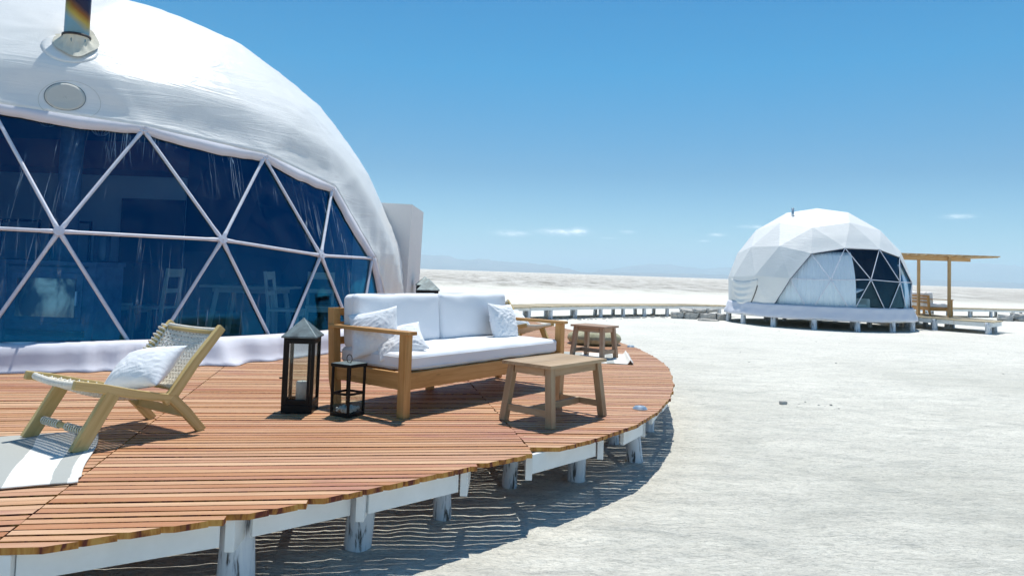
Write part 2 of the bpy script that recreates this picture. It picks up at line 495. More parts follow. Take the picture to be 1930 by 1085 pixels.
MAT = dict(
    deck=M_deck(), white_log=M_whitewash(), fascia=M_fascia(), salt=M_salt(),
    cover=M_cover("white_dome_cover_fabric", .15, .36), cover_far=M_cover("white_small_dome_fabric", .12, .5),
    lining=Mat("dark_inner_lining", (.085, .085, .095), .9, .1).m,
    skirt=M_fabric("white_skirt_fabric", (.70, .71, .78), .08, 300),
    pane=M_pane("blue_tinted_clear_vinyl", (.46, .70, .88), (.05, .52, 1.0), .13, .7), pane_far=M_pane("blue_tinted_clear_vinyl_small", (.90, .96, 1.0), (.25, .65, 1.0), .05, .08),
    strut=M_metal("white_painted_steel_tube", (.70, .72, .80), .45, 0, .06),
    pipe=M_pipe(), black_ring=M_metal("black_rubber_clamp", (.03, .03, .035), .6, 0, .2),
    boot=M_fabric("cream_flashing_boot", (.66, .64, .54), .6, 200),
    vent=M_fabric("cream_vent_cloth", (.60, .60, .555), .3, 200),
    vestibule=M_fabric("grey_shaded_canvas", (.72, .74, .75), .35, 250),
    teak=wood("oiled_teak", (.50, .265, .085), (.34, .155, .04), (.62, .36, .14)).m,
    pale=wood("pale_acacia", (.56, .42, .18), (.42, .29, .095), (.66, .53, .27), rnd_amt=.15).m,
    table=wood("weathered_eucalyptus", (.43, .30, .175), (.30, .19, .10), (.52, .39, .25), rnd_amt=.3).m,
    red_table=wood("reddish_hardwood", (.40, .26, .17), (.27, .15, .09), (.5, .36, .26), rnd_amt=.25).m,
    inner_wood=wood("dining_wood", (.82, .62, .38), (.66, .47, .27), (.88, .72, .48)).m,
    far_wood=wood("bleached_board_wood", (.50, .41, .26), (.36, .28, .17), (.60, .51, .36), rnd_amt=.5).m,
    pergola=wood("new_pine", (.56, .36, .17), (.40, .22, .09), (.66, .47, .26), rnd_amt=.4).m,
    cushion=M_fabric("white_cushion_canvas", (.80, .82, .85), .12, 600, .002),
    pillow=M_fabric("white_pillow_cotton", (.82, .84, .86), .6, 500),
    rope=M_rope(), black=M_black_iron(),
    zinc=M_metal("aged_zinc_sheet", (.13, .17, .18), .5, .4, .5),
    glass=M_thin_glass("clear_lantern_glass"), wineglass=M_thin_glass("wine_glass_crystal", (.80, .86, .9)),
    wax=M_fabric("white_candle_wax", (.80, .79, .74), .05, 100),
    rug=M_rug(), rug_white=M_fabric("cream_woven_cotton", (.70, .72, .68), .5, 300),
    pouf=M_rock("woven_straw", (.26, .25, .16), (.50, .48, .34)),
    steel=M_metal("brushed_steel", (.62, .66, .68), .3, .8, .15),
    stove=M_metal("dark_cast_iron", (.12, .15, .19), .5, .2, .25),
    stove_glass=M_stove_glass(),
    plaster=Mat("partition_plaster", (.62, .64, .68), .9, .2).m,
    dark=Mat("dark_cupboard", (.03, .03, .035), .7, .3).m,
    redcloth=Mat("terracotta_ceiling_cloth", (.32, .10, .06), .9, .1).m,
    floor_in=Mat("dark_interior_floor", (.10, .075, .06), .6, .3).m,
    curtain=M_fabric("pale_curtain_cloth", (.93, .93, .93), .3, 200),
    armchair=M_fabric("beige_upholstery", (.70, .66, .56), .3, 300),
    hill=M_hill(), rock=M_rock(), pebble=M_rock("grey_pebble", (.30, .295, .28), (.56, .55, .52)),
    paper=Mat("framed_paper", (.5, .5, .5), .9, .1).m,
)


# ------------------------------------------------------------------ mesh helpers
class MB:
    def __init__(s):
        s.v = []; s.f = []; s.uv = []; s.r = []

    def add(s, verts, faces, uvs=None, r=None):
        b = len(s.v)
        s.v += [tuple(x) for x in verts]
        rr = rnd.random() if r is None else r
        for i, f in enumerate(faces):
            s.f.append(tuple(b + k for k in f))
            s.uv.append(uvs[i] if uvs else [(verts[k][0], verts[k][1]) for k in f])
            s.r.append(rr)

    def box(s, c, size, rot=None, taper=None, r=None):
        """c centre, size (x,y,z); uv runs along the longest side"""
        hx, hy, hz = (q / 2 for q in size)
        t = taper or (1, 1)
        P = [(-hx, -hy, -hz), (hx, -hy, -hz), (hx, hy, -hz), (-hx, hy, -hz),
             (-hx * t[0], -hy * t[1], hz), (hx * t[0], -hy * t[1], hz), (hx * t[0], hy * t[1], hz), (-hx * t[0], hy * t[1], hz)]
        ax = max(range(3), key=lambda i: size[i])
        o1, o2 = rnd.random() * 37, rnd.random() * 37
        F = [(0, 3, 2, 1), (4, 5, 6, 7), (0, 1, 5, 4), (1, 2, 6, 5), (2, 3, 7, 6), (3, 0, 4, 7)]
        o = [a for a in range(3) if a != ax]
        U = []
        for f in F:
            U.append([(P[k][ax] + o1, P[k][o[0]] + P[k][o[1]] + o2) for k in f])
        C = Vector(c)
        if rot is None:
            V = [Vector(p) + C for p in P]
        else:
            V = [rot @ Vector(p) + C for p in P]
        s.add(V, F, U, r)

    def beam(s, a, b, w, h, up=(0, 0, 1), tw=1.0, r=None):
        """rectangular bar from a to b; w across, h along up; tw = end scale"""
        a, b = Vector(a), Vector(b)
        z = (b - a); L = z.length; z.normalize()
        u = Vector(up); x = u.cross(z)
        if x.length < 1e-4:
            x = Vector((1, 0, 0)).cross(z)
        x.normalize(); y = z.cross(x)
        M = Matrix((x, y, z)).transposed()
        s.box((a + b) / 2, (w, h, L), M, (tw, tw), r)

    def tube(s, pts, rad, n=8, cap=True, r=None):
        pts = [Vector(p) for p in pts]
        rads = rad if isinstance(rad, (list, tuple)) else [rad] * len(pts)
        V = []; F = []; U = []
        px = None; L = 0
        ls = []
        for i, p in enumerate(pts):
            t = (pts[min(i + 1, len(pts) - 1)] - pts[max(i - 1, 0)]).normalized()
            if px is None:
                px = t.orthogonal().normalized()
            px = (px - t * px.dot(t)).normalized()
            py = t.cross(px)
            if i:
                L += (pts[i] - pts[i - 1]).length
            ls.append(L)
            for k in range(n):
                a = TAU * k / n
                V.append(p + (px * math.cos(a) + py * math.sin(a)) * rads[i])
        for i in range(len(pts) - 1):
            for k in range(n):
                k2 = (k + 1) % n
                F.append((i * n + k, i * n + k2, (i + 1) * n + k2, (i + 1) * n + k))
                U.append([(ls[i], k / n), (ls[i], (k + 1) / n), (ls[i + 1], (k + 1) / n), (ls[i + 1], k / n)])
        if cap:
            F.append(tuple(range(n - 1, -1, -1))); U.append([(0, 0)] * n)
            F.append(tuple((len(pts) - 1) * n + k for k in range(n))); U.append([(0, 0)] * n)
        s.add(V, F, U, r)

    def lathe(s, prof, n=24, c=(0, 0, 0), closed=False):
        V = []; F = []
        for (r, z) in prof:
            for k in range(n):
                a = TAU * k / n
                V.append((c[0] + r * math.cos(a), c[1] + r * math.sin(a), c[2] + z))
        for i in range(len(prof) - 1):
            for k in range(n):
                k2 = (k + 1) % n
                F.append((i * n + k, i * n + k2, (i + 1) * n + k2, (i + 1) * n + k))
        s.add(V, F)

    def build(s, name, mat, parent=None, smooth=False, bevel=0, solid=0, angle=None):
        me = bpy.data.meshes.new(name)
        me.from_pydata(s.v, [], s.f)
        uvl = me.uv_layers.new(name="UVMap")
        k = 0
        flat = []
        for u in s.uv:
            for p in u:
                flat += [p[0], p[1]]
        uvl.data.foreach_set("uv", flat)
        at = me.attributes.new("rnd", 'FLOAT', 'FACE')
        at.data.foreach_set("value", s.r)
        if smooth:
            me.polygons.foreach_set("use_smooth", [True] * len(me.polygons))
        me.materials.append(mat)
        me.update()
        o = bpy.data.objects.new(name, me)
        COL.objects.link(o)
        if parent is not None:
            o.parent = parent
        if solid:
            m = o.modifiers.new("solid", 'SOLIDIFY'); m.thickness = solid
        if bevel:
            m = o.modifiers.new("bevel", 'BEVEL'); m.width = bevel; m.segments = 2; m.limit_method = 'ANGLE'
            m.harden_normals = False
        return o


def tag(o, label=None, cat=None, group=None, kind=None):
    if label: o["label"] = label
    if cat: o["category"] = cat
    if group: o["group"] = group
    if kind: o["kind"] = kind
    return o


def thing(name, label, cat, loc=(0, 0, 0), rz=0, group=None):
    o = bpy.data.objects.new(name, None)
    o.empty_display_size = .2
    COL.objects.link(o)
    o.location = loc
    o.rotation_euler = (0, 0, rz)
    return tag(o, label, cat, group)


def dup(root, loc, rz, label, scale=None):
    def cp(o, parent):
        c = o.copy(); COL.objects.link(c)
        if parent is not None: c.parent = parent
        for ch in kids.get(o.name, []): cp(ch, c)
        return c
    kids = {}
    for o in list(COL.objects):
        if o.parent is not None: kids.setdefault(o.parent.name, []).append(o)
    r = cp(root, None)
    r.location = loc; r.rotation_euler = (0, 0, rz); r["label"] = label
    if scale: r.scale = (scale,) * 3
    return r


def fbm(x, y, z=0, o=4):
    return mnoise.fractal(Vector((x, y, z)), 1.0, 2.0, o)


def sm(t):
    t = max(0, min(1, t)); return t * t * (3 - 2 * t)


DZ = 0.44          # height of the terrace surface


# ------------------------------------------------------------------ ground and hills
def ground_z(x, y):
    d = math.hypot(x, y)
    z = .03 * sm((y - 12) / 9)
    if d < 60:
        near = 1 - sm((d - 16) / 40)
        z += near * (.012 * fbm(x * 1.1, y * 1.6) + .010 * fbm(x * 4.2 + 9, y * 5.0, 3) + .0045 * fbm(x * 17, y * 17, 7, 3))
    if d > 14:
        z += .03 * sm((d - 14) / 30) * fbm(x * .25, y * .35, 2)
    if d > 70:
        z += .22 * sm((d - 70) / 60) * (1 - sm((d - 600) / 600)) * max(0, fbm(x * .09, y * .14, 5) + .1)
    return z


def axis(lo, hi, step, far, grow=1.09):
    out = [lo + step * i for i in range(int((hi - lo) / step) + 1)]
    s = step; x = out[-1]
    while x < far:
        s *= grow; x += s; out.append(x)
    s = step; x = out[0]; pre = []
    while x > -far:
        s *= grow; x -= s; pre.append(x)
    return pre[::-1] + out


def build_ground():
    xs = axis(-2.8, 2.6, .036, 42000, 1.085)
    ys = axis(2.2, 7.6, .036, 42000, 1.085)
    mb = MB()
    V = []
    for y in ys:
        for x in xs:
            V.append((x, y, ground_z(x, y)))
    n = len(xs)
    F = [(j * n + i, j * n + i + 1, (j + 1) * n + i + 1, (j + 1) * n + i) for j in range(len(ys) - 1) for i in range(n - 1)]
    mb.v = V; mb.f = F; mb.uv = [[(0, 0)] * 4] * len(F); mb.r = [0] * len(F)
    o = mb.build("ground", MAT['salt'], smooth=True)
    tag(o, "white salt flat with grey crusty streaks reaching the horizon", kind="structure")


build_ground()


def hills(name, dist, prof, depth, seed, label):
    """prof = list of (azimuth tangent x/y, height tangent)"""
    mb = MB(); V = []; F = []
    n = 260
    x0, x1 = prof[0][0], prof[-1][0]
    sect = [(-1.0, 0.0), (-.62, .30), (-.35, .62), (-.12, .9), (0, 1.0), (.3, .8), (.8, .2), (1.2, 0)]
    for i in range(n + 1):
        t = x0 + (x1 - x0) * i / n
        for k in range(len(prof) - 1):
            if prof[k][0] <= t <= prof[k + 1][0]:
                u = (t - prof[k][0]) / (prof[k + 1][0] - prof[k][0]); break
        h = prof[k][1] * (1 - sm(u)) + prof[k + 1][1] * sm(u)
        h *= dist * (1 + .06 * fbm(t * 40, seed, 0, 5))
        h += dist * .0011 * fbm(t * 110, seed + 3, 0, 4)
        for q, (dy, hz) in enumerate(sect):
            yy = dist + dy * depth * (1 + .35 * fbm(t * 25, q * .7, seed, 3))
            V.append((t * yy, yy, max(-3, h * hz * (1 + (.25 * fbm(t * 60, q, seed + 8, 4) if q not in (0, 4, 7) else 0)) - 2)))
    m = len(sect)
    for i in range(n):
        for q in range(m - 1):
            F.append((i * m + q, (i + 1) * m + q, (i + 1) * m + q + 1, i * m + q + 1))
    mb.add(V, F, r=0)
    o = mb.build(name, MAT['hill'], smooth=True)
    tag(o, label, kind="structure")


hills("hills", 19000, [(-.9, .012), (-.5, .02), (-.30, .016), (-.13, .0200), (-.10, .0200), (-.065, .0150), (-.042, .0165), (-.013, .0140), (.042, .0125), (.078, .0080),
                       (.10, .0025), (.13, .0010)], 2600, 3, "faint blue hills on the horizon left of the small dome")
hills("hills", 24000, [(.10, .001), (.14, .0085), (.172, .0145), (.20, .0175), (.22, .0180), (.245, .0150), (.27, .0135), (.31, .0170), (.36, .02), (.45, .026),
                       (.55, .031), (.62, .0340), (.68, .033), (.73, .031), (.80, .03), (1.0, .02), (1.3, .01)], 3000, 11,
      "faint blue hills on the horizon behind the small dome")
hills("hills", 15000, [(.06, .0004), (.12, .0028), (.2, .0052), (.3, .0060), (.45, .007), (.6, .0085), (.8, .008), (1.1, .005), (1.4, .0)], 1500, 23,
      "low dark blue foothills at the horizon below the higher hills")


# ------------------------------------------------------------------ terrace deck
OUT = [(-9, 1.35), (-6, 1.55), (-4, 1.85), (-2.7, 2.32), (-1.86, 2.706), (-1.58, 2.885), (-1.186, 3.142), (-0.948, 3.343), (-0.681, 3.596), (-0.291, 3.962), (0.156, 4.396),
       (0.555, 4.793), (0.97, 5.351), (1.24, 5.899), (1.482, 6.558), (1.706, 7.368), (1.90, 8.395), (1.975, 8.976), (2.01, 9.7),
       (1.98, 10.884), (1.80, 12.0), (1.55, 13.0), (1.31, 13.9), (1.05, 14.6), (.80, 15.4), (.3, 16.8), (-.8, 18.3), (-3, 19.6), (-8, 20), (-13, 16), (-13, 6)]


def line_hits(poly, p, d):
    """parameters t where p+t*d crosses polygon"""
    nx, ny = -d[1], d[0]
    ts = []
    for i in range(len(poly)):
        a, b = poly[i], poly[(i + 1) % len(poly)]
        da = (a[0] - p[0]) * nx + (a[1] - p[1]) * ny
        db = (b[0] - p[0]) * nx + (b[1] - p[1]) * ny
        if (da < 0) != (db < 0):
            u = da / (da - db)
            q = (a[0] + (b[0] - a[0]) * u, a[1] + (b[1] - a[1]) * u)
            ts.append((q[0] - p[0]) * d[0] + (q[1] - p[1]) * d[1])
    return sorted(ts)


def clip_half(poly, p, n):
    """keep side where (q-p).n >= 0"""
    out = []
    for i in range(len(poly)):
        a, b = poly[i], poly[(i + 1) % len(poly)]
        da = (a[0] - p[0]) * n[0] + (a[1] - p[1]) * n[1]
        db = (b[0] - p[0]) * n[0] + (b[1] - p[1]) * n[1]
        if da >= 0: out.append(a)
        if (da >= 0) != (db >= 0):
            u = da / (da - db); out.append((a[0] + (b[0] - a[0]) * u, a[1] + (b[1] - a[1]) * u))
    return out


def planks(mb, poly, ang, pitch, gap, z, th, jit=.009, crook=.002, jit_ends=(1, 1)):
    d = (math.cos(ang), math.sin(ang)); nrm = (-d[1], d[0])
    vs = [p[0] * nrm[0] + p[1] * nrm[1] for p in poly]
    v = min(vs) - rnd.random() * pitch
    while v < max(vs):
        w = pitch - gap * rnd.uniform(.7, 1.35)
        a0, a1 = v, v + w
        hits = []
        for a in (a0 + .001, a1 - .001):
            hits.append(line_hits(poly, (nrm[0] * a, nrm[1] * a), d))
        hm = hits[0] if len(hits[0]) <= len(hits[1]) else hits[1]
        if len(hits[0]) != len(hits[1]):
            hits = [hm, hm]
        for k in range(0, len(hm) - 1, 2):
            l0, r0 = hits[0][k], hits[0][k + 1]
            l1, r1 = hits[1][k], hits[1][k + 1]
            if min(r0 - l0, r1 - l1) < .12: continue
            jl, jr = rnd.uniform(-jit, jit) * jit_ends[0], rnd.uniform(-jit, jit) * jit_ends[1]
            if rnd.random() < .1: jr += .03 * jit_ends[1]
            if jit_ends[1] == 1 and rnd.random() < .22: r0 = r1 = min(r0, r1) + .3 * abs(r0 - r1)
            # a saw cut follows the outline only roughly: several boards are cut square
            l0 += jl; l1 += jl; r0 += jr; r1 += jr
            zz = z + rnd.uniform(-.0016, .0016)
            c = [rnd.uniform(-crook, crook) for _ in range(4)]
            # subdivide long boards so they can bow a little
            n = max(1, int((max(r0, r1) - min(l0, l1)) / 1.1))
            V = []; U = []
            o1, o2 = rnd.random() * 50, rnd.random() * 50
            bow = [rnd.uniform(-crook, crook) for _ in range(n + 1)]
            for i in range(n + 1):
                t = i / n
                for (aa, l, r_) in ((a0, l0, r0), (a1, l1, r1)):
                    s_ = l + (r_ - l) * t
                    q = aa + bow[i] + (c[0] * (1 - t) + c[1] * t)
                    V.append((d[0] * s_ + nrm[0] * q, d[1] * s_ + nrm[1] * q, zz))
                    U.append((s_ + o1, q + o2))
            top = len(V)
            V += [(x, y, zz2 - th) for x, y, zz2 in V]
            F = []; UU = []
            for i in range(n):
                a, b, c_, d_ = 2 * i, 2 * i + 2, 2 * i + 3, 2 * i + 1
                F.append((a, b, c_, d_)); UU.append([U[a], U[b], U[c_], U[d_]])
                F.append((top + a, top + d_, top + c_, top + b)); UU.append([U[a], U[d_], U[c_], U[b]])
                F.append((a, top + a, top + b, b)); UU.append([U[a], (U[a][0], U[a][1] - th), (U[b][0], U[b][1] - th), U[b]])
                F.append((d_, c_, top + c_, top + d_)); UU.append([U[d_], U[c_], (U[c_][0], U[c_][1] + th), (U[d_][0], U[d_][1] + th)])
            F.append((0, 1, top + 1, top)); UU.append([U[0], U[1], U[1], U[0]])
            e = 2 * n
            F.append((e, top + e, top + e + 1, e + 1)); UU.append([U[e], U[e], U[e + 1], U[e + 1]])
            mb.add(V, F, UU)
        v += pitch


def log_post(parent, x, y, h, rad=.07, lean=(0, 0), z0=-.12, top=None, name="post", mat=None, n=14):
    mb = MB()
    top = DZ - .029 if top is None else top
    pts = []; rr = []
    for i in range(7):
        t = i / 6
        z = z0 + (top - z0) * t
        pts.append((x + lean[0] * (t - 1), y + lean[1] * (t - 1), z))
        rr.append(rad * (1.07 - .12 * t + .03 * math.sin(7 * t + x * 9)))
    mb.tube(pts, rr, n)
    return mb.build(name, mat or MAT['white_log'], parent, smooth=True)


def build_deck():
    t = thing("terrace_deck", "curved terrace deck of reddish brown slats on white posts around the large dome", "deck", (-.5, 6.0, 0))
    ox, oy = -.5, 6.0
    poly = [(x - ox, y - oy) for x, y in OUT]
    s1a, s1b = (-1.966 - ox, 2.913 - oy), (-3.045 - ox, 7.839 - oy)
    s2a, s2b = (0.182 - ox, 4.40 - oy), (-0.364 - ox, 7.068 - oy)

    def nrm(a, b):
        dx, dy = b[0] - a[0], b[1] - a[1]; l = math.hypot(dx, dy)
        return (dy / l, -dx / l)                       # to the right of the seam
    n1, n2 = nrm(s1a, s1b), nrm(s2a, s2b)
    g = .004
    left = clip_half(poly, (s1a[0] - g * n1[0], s1a[1]), (-n1[0], -n1[1]))
    mid = clip_half(clip_half(poly, (s1a[0] + g * n1[0], s1a[1]), n1), (s2a[0] - g * n2[0], s2a[1]), (-n2[0], -n2[1]))
    right = clip_half(poly, (s2a[0] + g * n2[0], s2a[1]), n2)
    mb = MB()
    planks(mb, left, R_(13.5), .0655, .0135, DZ, .027, jit_ends=(1, .15))
    planks(mb, mid, R_(9.0), .0655, .0135, DZ, .027, jit_ends=(.15, 1))
    planks(mb, right, R_(5.5), .0655, .0135, DZ, .027, jit_ends=(.15, .45))
    mb.build("decking", MAT['deck'], t)
    # joists under the boards, seen only through the gaps and by their shadows
    for (a, b) in (((-1.99, 3.05), (-3.02, 7.8)), ((-2.0 + .1, 3.05), (-2.9, 7.8)), ((-1.05, 3.5), (-1.9, 7.6)), ((.16, 4.6), (-.40, 7.3)), ((.98, 5.75), (.62, 9.6)),
                   ((1.5, 7.3), (1.3, 11)), ((-3.2, 2.35), (-4.1, 6))):
        m = MB(); m.beam((a[0] - ox, a[1] - oy, .357), (b[0] - ox, b[1] - oy, .357), .045, .105)
        m.build("joist", MAT['fascia'], t)
    # white fascia boards under the edge
    fas = [((-2.75, 2.44), (-1.90, 2.80)), ((-1.86, 2.80), (-1.245, 3.205)), ((-1.150, 3.335), (-.775, 3.66)),
           ((-.690, 3.69), (-.265, 4.095)), ((.165, 4.505), (.615, 4.99)), ((.86, 5.33), (1.07, 5.70)), ((1.22, 6.10), (1.44, 6.75)), ((1.55, 7.1), (1.77, 8.1)), ((1.8, 8.3), (1.9, 9.4))]
    for a, b in fas:
        m = MB(); m.beam((a[0] - ox, a[1] - oy, .352), (b[0] - ox, b[1] - oy, .352), .028, .118)
        m.build("fascia_board", MAT['fascia'], t, bevel=.002)
    # short butt ends where joists meet the fascia
    for (x, y, a) in ((-1.20, 3.235, 75), (-.715, 3.66, 72), (-.225, 4.12, 70), (.15, 4.47, 70), (.66, 5.02, 66), (1.09, 5.75, 60), (1.46, 6.82, 50), (-1.88, 2.79, 78)):
        m = MB(); d = Vector((math.cos(R_(a + 20)), math.sin(R_(a + 20)), 0))
        p = Vector((x - ox, y - oy, .340))
        m.beam(p - d * .035, p + d * .30, .042, .140)
        m.build("joist_end", MAT['fascia'], t, bevel=.003)
    posts = [(1.43, 7.21, .06), (1.04, 6.02, .065), (.548, 5.44, .066), (.052, 5.22, .052), (-.386, 4.53, .055), (-.765, 4.01, .074), (-1.245, 3.43, .082),
             (-1.98, 3.02, .085), (.98, 6.66, .055), (-2.9, 2.75, .08), (1.72, 8.6, .06), (-1.9, 4.4, .06), (-.9, 5.2, .06), (.1, 6.6, .06), (-3.4, 3.9, .06), (.5, 8.2, .06)]
    for i, (x, y, r) in enumerate(posts):
        log_post(t, x - ox, y - oy, 0, r, (rnd.uniform(-.02, .02) + (.05 if i == 5 else 0) - (.04 if i == 1 else 0), rnd.uniform(-.02, .02)), n=18)
    return t


build_deck()


# ------------------------------------------------------------------ geodesic domes
class Geo:
    def __init__(s, n, az, mrow, k):
        s.n = n; s.az = az; s.mrow = mrow
        zt = 1 / math.sqrt(5); rt = 2 / math.sqrt(5)
        U = [Vector((rt * math.cos(TAU * i / 5), rt * math.sin(TAU * i / 5), zt)) for i in range(5)]
        L = [Vector((rt * math.cos(TAU * (i + .5) / 5), rt * math.sin(TAU * (i + .5) / 5), -zt)) for i in range(5)]
        N = Vector((0, 0, 1))
        big = []
        for i in range(5):
            big += [((N, 0), (U[i], n), (U[(i + 1) % 5], n)), ((L[i], 2 * n), (U[(i + 1) % 5], n), (U[i], n)),
                    ((U[(i + 1) % 5], n), (L[i], 2 * n), (L[(i + 1) % 5], 2 * n))]
        Rz = Matrix.Rotation(az, 3, 'Z')
        s.V = []; s.row = []; key = {}; s.F = []

        def vid(p, h):
            q = p.normalized(); kk = tuple(round(c, 5) + 0. for c in q)
            if kk not in key:
                key[kk] = len(s.V); s.V.append(Rz @ q); s.row.append(h)
            return key[kk]
        for (A, a), (B, b), (C, c) in big:
            g = {}
            for i in range(n + 1):
                for j in range(n + 1 - i):
                    w = n - i - j
                    g[i, j] = vid((A * w + B * i + C * j) / n, (a * w + b * i + c * j) // n)
            for i in range(n):
                for j in range(n - i):
                    s.F.append((g[i, j], g[i + 1, j], g[i, j + 1]))
                    if i + j < n - 1: s.F.append((g[i + 1, j], g[i + 1, j + 1], g[i, j + 1]))
        fs = []
        for f in s.F:
            a, b, c = (s.V[i] for i in f)
            if (b - a).cross(c - a).dot(a + b + c) < 0: f = (f[0], f[2], f[1])
            fs.append(f)
        s.F = fs

        def an(i): return math.atan2(s.V[i].y, s.V[i].x)
        # ring ordered as in an un-rotated dome, index k first
        ring = sorted([i for i in range(len(s.V)) if s.row[i] == mrow], key=lambda i: (an(i) - az) % TAU)
        m = len(ring)
        s.M = {j: ring[(k + j) % m] for j in range(-6, 9)}

        def near(row, j):
            a, b = an(s.M[j]), an(s.M[j + 1]); mid = a + ((b - a) % TAU) / 2
            c = [i for i in range(len(s.V)) if s.row[i] == row]
            return min(c, key=lambda i: abs((an(i) - mid + PI) % TAU - PI))
        s.T = {j: near(mrow - 1, j) for j in range(-5, 7)}
        s.B = {j: near(mrow + 1, j) for j in range(-5, 7)}

    def window_sets(s, j0, j1):
        W = {s.M[j] for j in range(j0, j1 + 1)} | {s.T[j] for j in range(j0, j1)} | {s.B[j] for j in range(j0 - 1, j1 + 1)}
        win = [f for f in s.F if all(i in W for i in f) and max(s.row[i] for i in f) <= s.mrow + 1]
        rest = [f for f in s.F if f not in win and max(s.row[i] for i in f) <= s.mrow + 1]
        border = [s.B[j0 - 1], s.M[j0]] + [s.T[j] for j in range(j0, j1)] + [s.M[j1], s.B[j1]]
        return win, rest, border


def seg_dist(p, a, b):
    ab = b - a; t = max(0, min(1, (p - a).dot(ab) / ab.dot(ab)))
    return (p - (a + ab * t)).length


def cover_mesh(geo, rest, R, sub, pos):
    mb = MB(); key = {}; V = []; F = []
    for f in rest:
        A, B, C = (geo.V[i] for i in f)
        g = {}
        for i in range(sub + 1):
            for j in range(sub + 1 - i):
                w = sub - i - j
                p = (A * w + B * i + C * j) / sub
                kk = (round(p.x, 4), round(p.y, 4), round(p.z, 4))
                if kk not in key:
                    key[kk] = len(V); V.append(pos(p) * R)
                g[i, j] = key[kk]
        for i in range(sub):
            for j in range(sub - i):
                F.append((g[i, j], g[i + 1, j], g[i, j + 1]))
                if i + j < sub - 1: F.append((g[i + 1, j], g[i + 1, j + 1], g[i, j + 1]))
    mb.add(V, F, r=0)
    return mb


def struts(geo, win, R, parent, rad, hub=True, r0=1.0):
    E = set()
    for f in win:
        for a, b in ((0, 1), (1, 2), (2, 0)):
            E.add(tuple(sorted((f[a], f[b]))))
    hubs = set()
    for a, b in sorted(E):
        mb = MB()
        A, B = geo.V[a] * R * r0, geo.V[b] * R * r0
        d = (B - A).normalized()
        # flattened tube ends towards the hubs
        pts = [A + d * .02, A + d * .10, A + d * .17, B - d * .17, B - d * .10, B - d * .02]
        mb.tube(pts, [rad * 1.25, rad * 1.25, rad, rad, rad * 1.25, rad * 1.25] if hub else rad, 10)
        mb.build("strut", MAT['strut'], parent, smooth=True)
        hubs |= {a, b}
    if hub:
        for h in sorted(hubs):
            mb = MB(); c = geo.V[h] * R * r0; n = geo.V[h]
            mb.tube([c - n * rad * 1.3, c + n * rad * 1.5], rad * 2.6, 14)
            mb.tube([c + n * rad * 1.5, c + n * rad * 2.3], rad * .6, 6)
            mb.build("hub", MAT['strut'], parent)


def panes(geo, win, R, parent, mat, r0, bulge=.012):
    for f in win:
        A, B, C = (geo.V[i] * r0 * R for i in f)
        n = (B - A).cross(C - A).normalized()
        mb = MB(); s = 5; g = {}; V = []; F = []
        for i in range(s + 1):
            for j in range(s + 1 - i):
                w = s - i - j
                p = (A * w + B * i + C * j) / s
                V.append(p + n * bulge * R * (27 * w * i * j / s ** 3) * .5); g[i, j] = len(V) - 1
        for i in range(s):
            for j in range(s - i):
                F.append((g[i, j], g[i + 1, j], g[i, j + 1]))
                if i + j < s - 1: F.append((g[i + 1, j], g[i + 1, j + 1], g[i, j + 1]))
        mb.add(V, F, r=0)
        mb.build("window_pane", mat, parent, smooth=True)


BC = Vector((-6.80, 11.37, DZ)); BR = 4.90


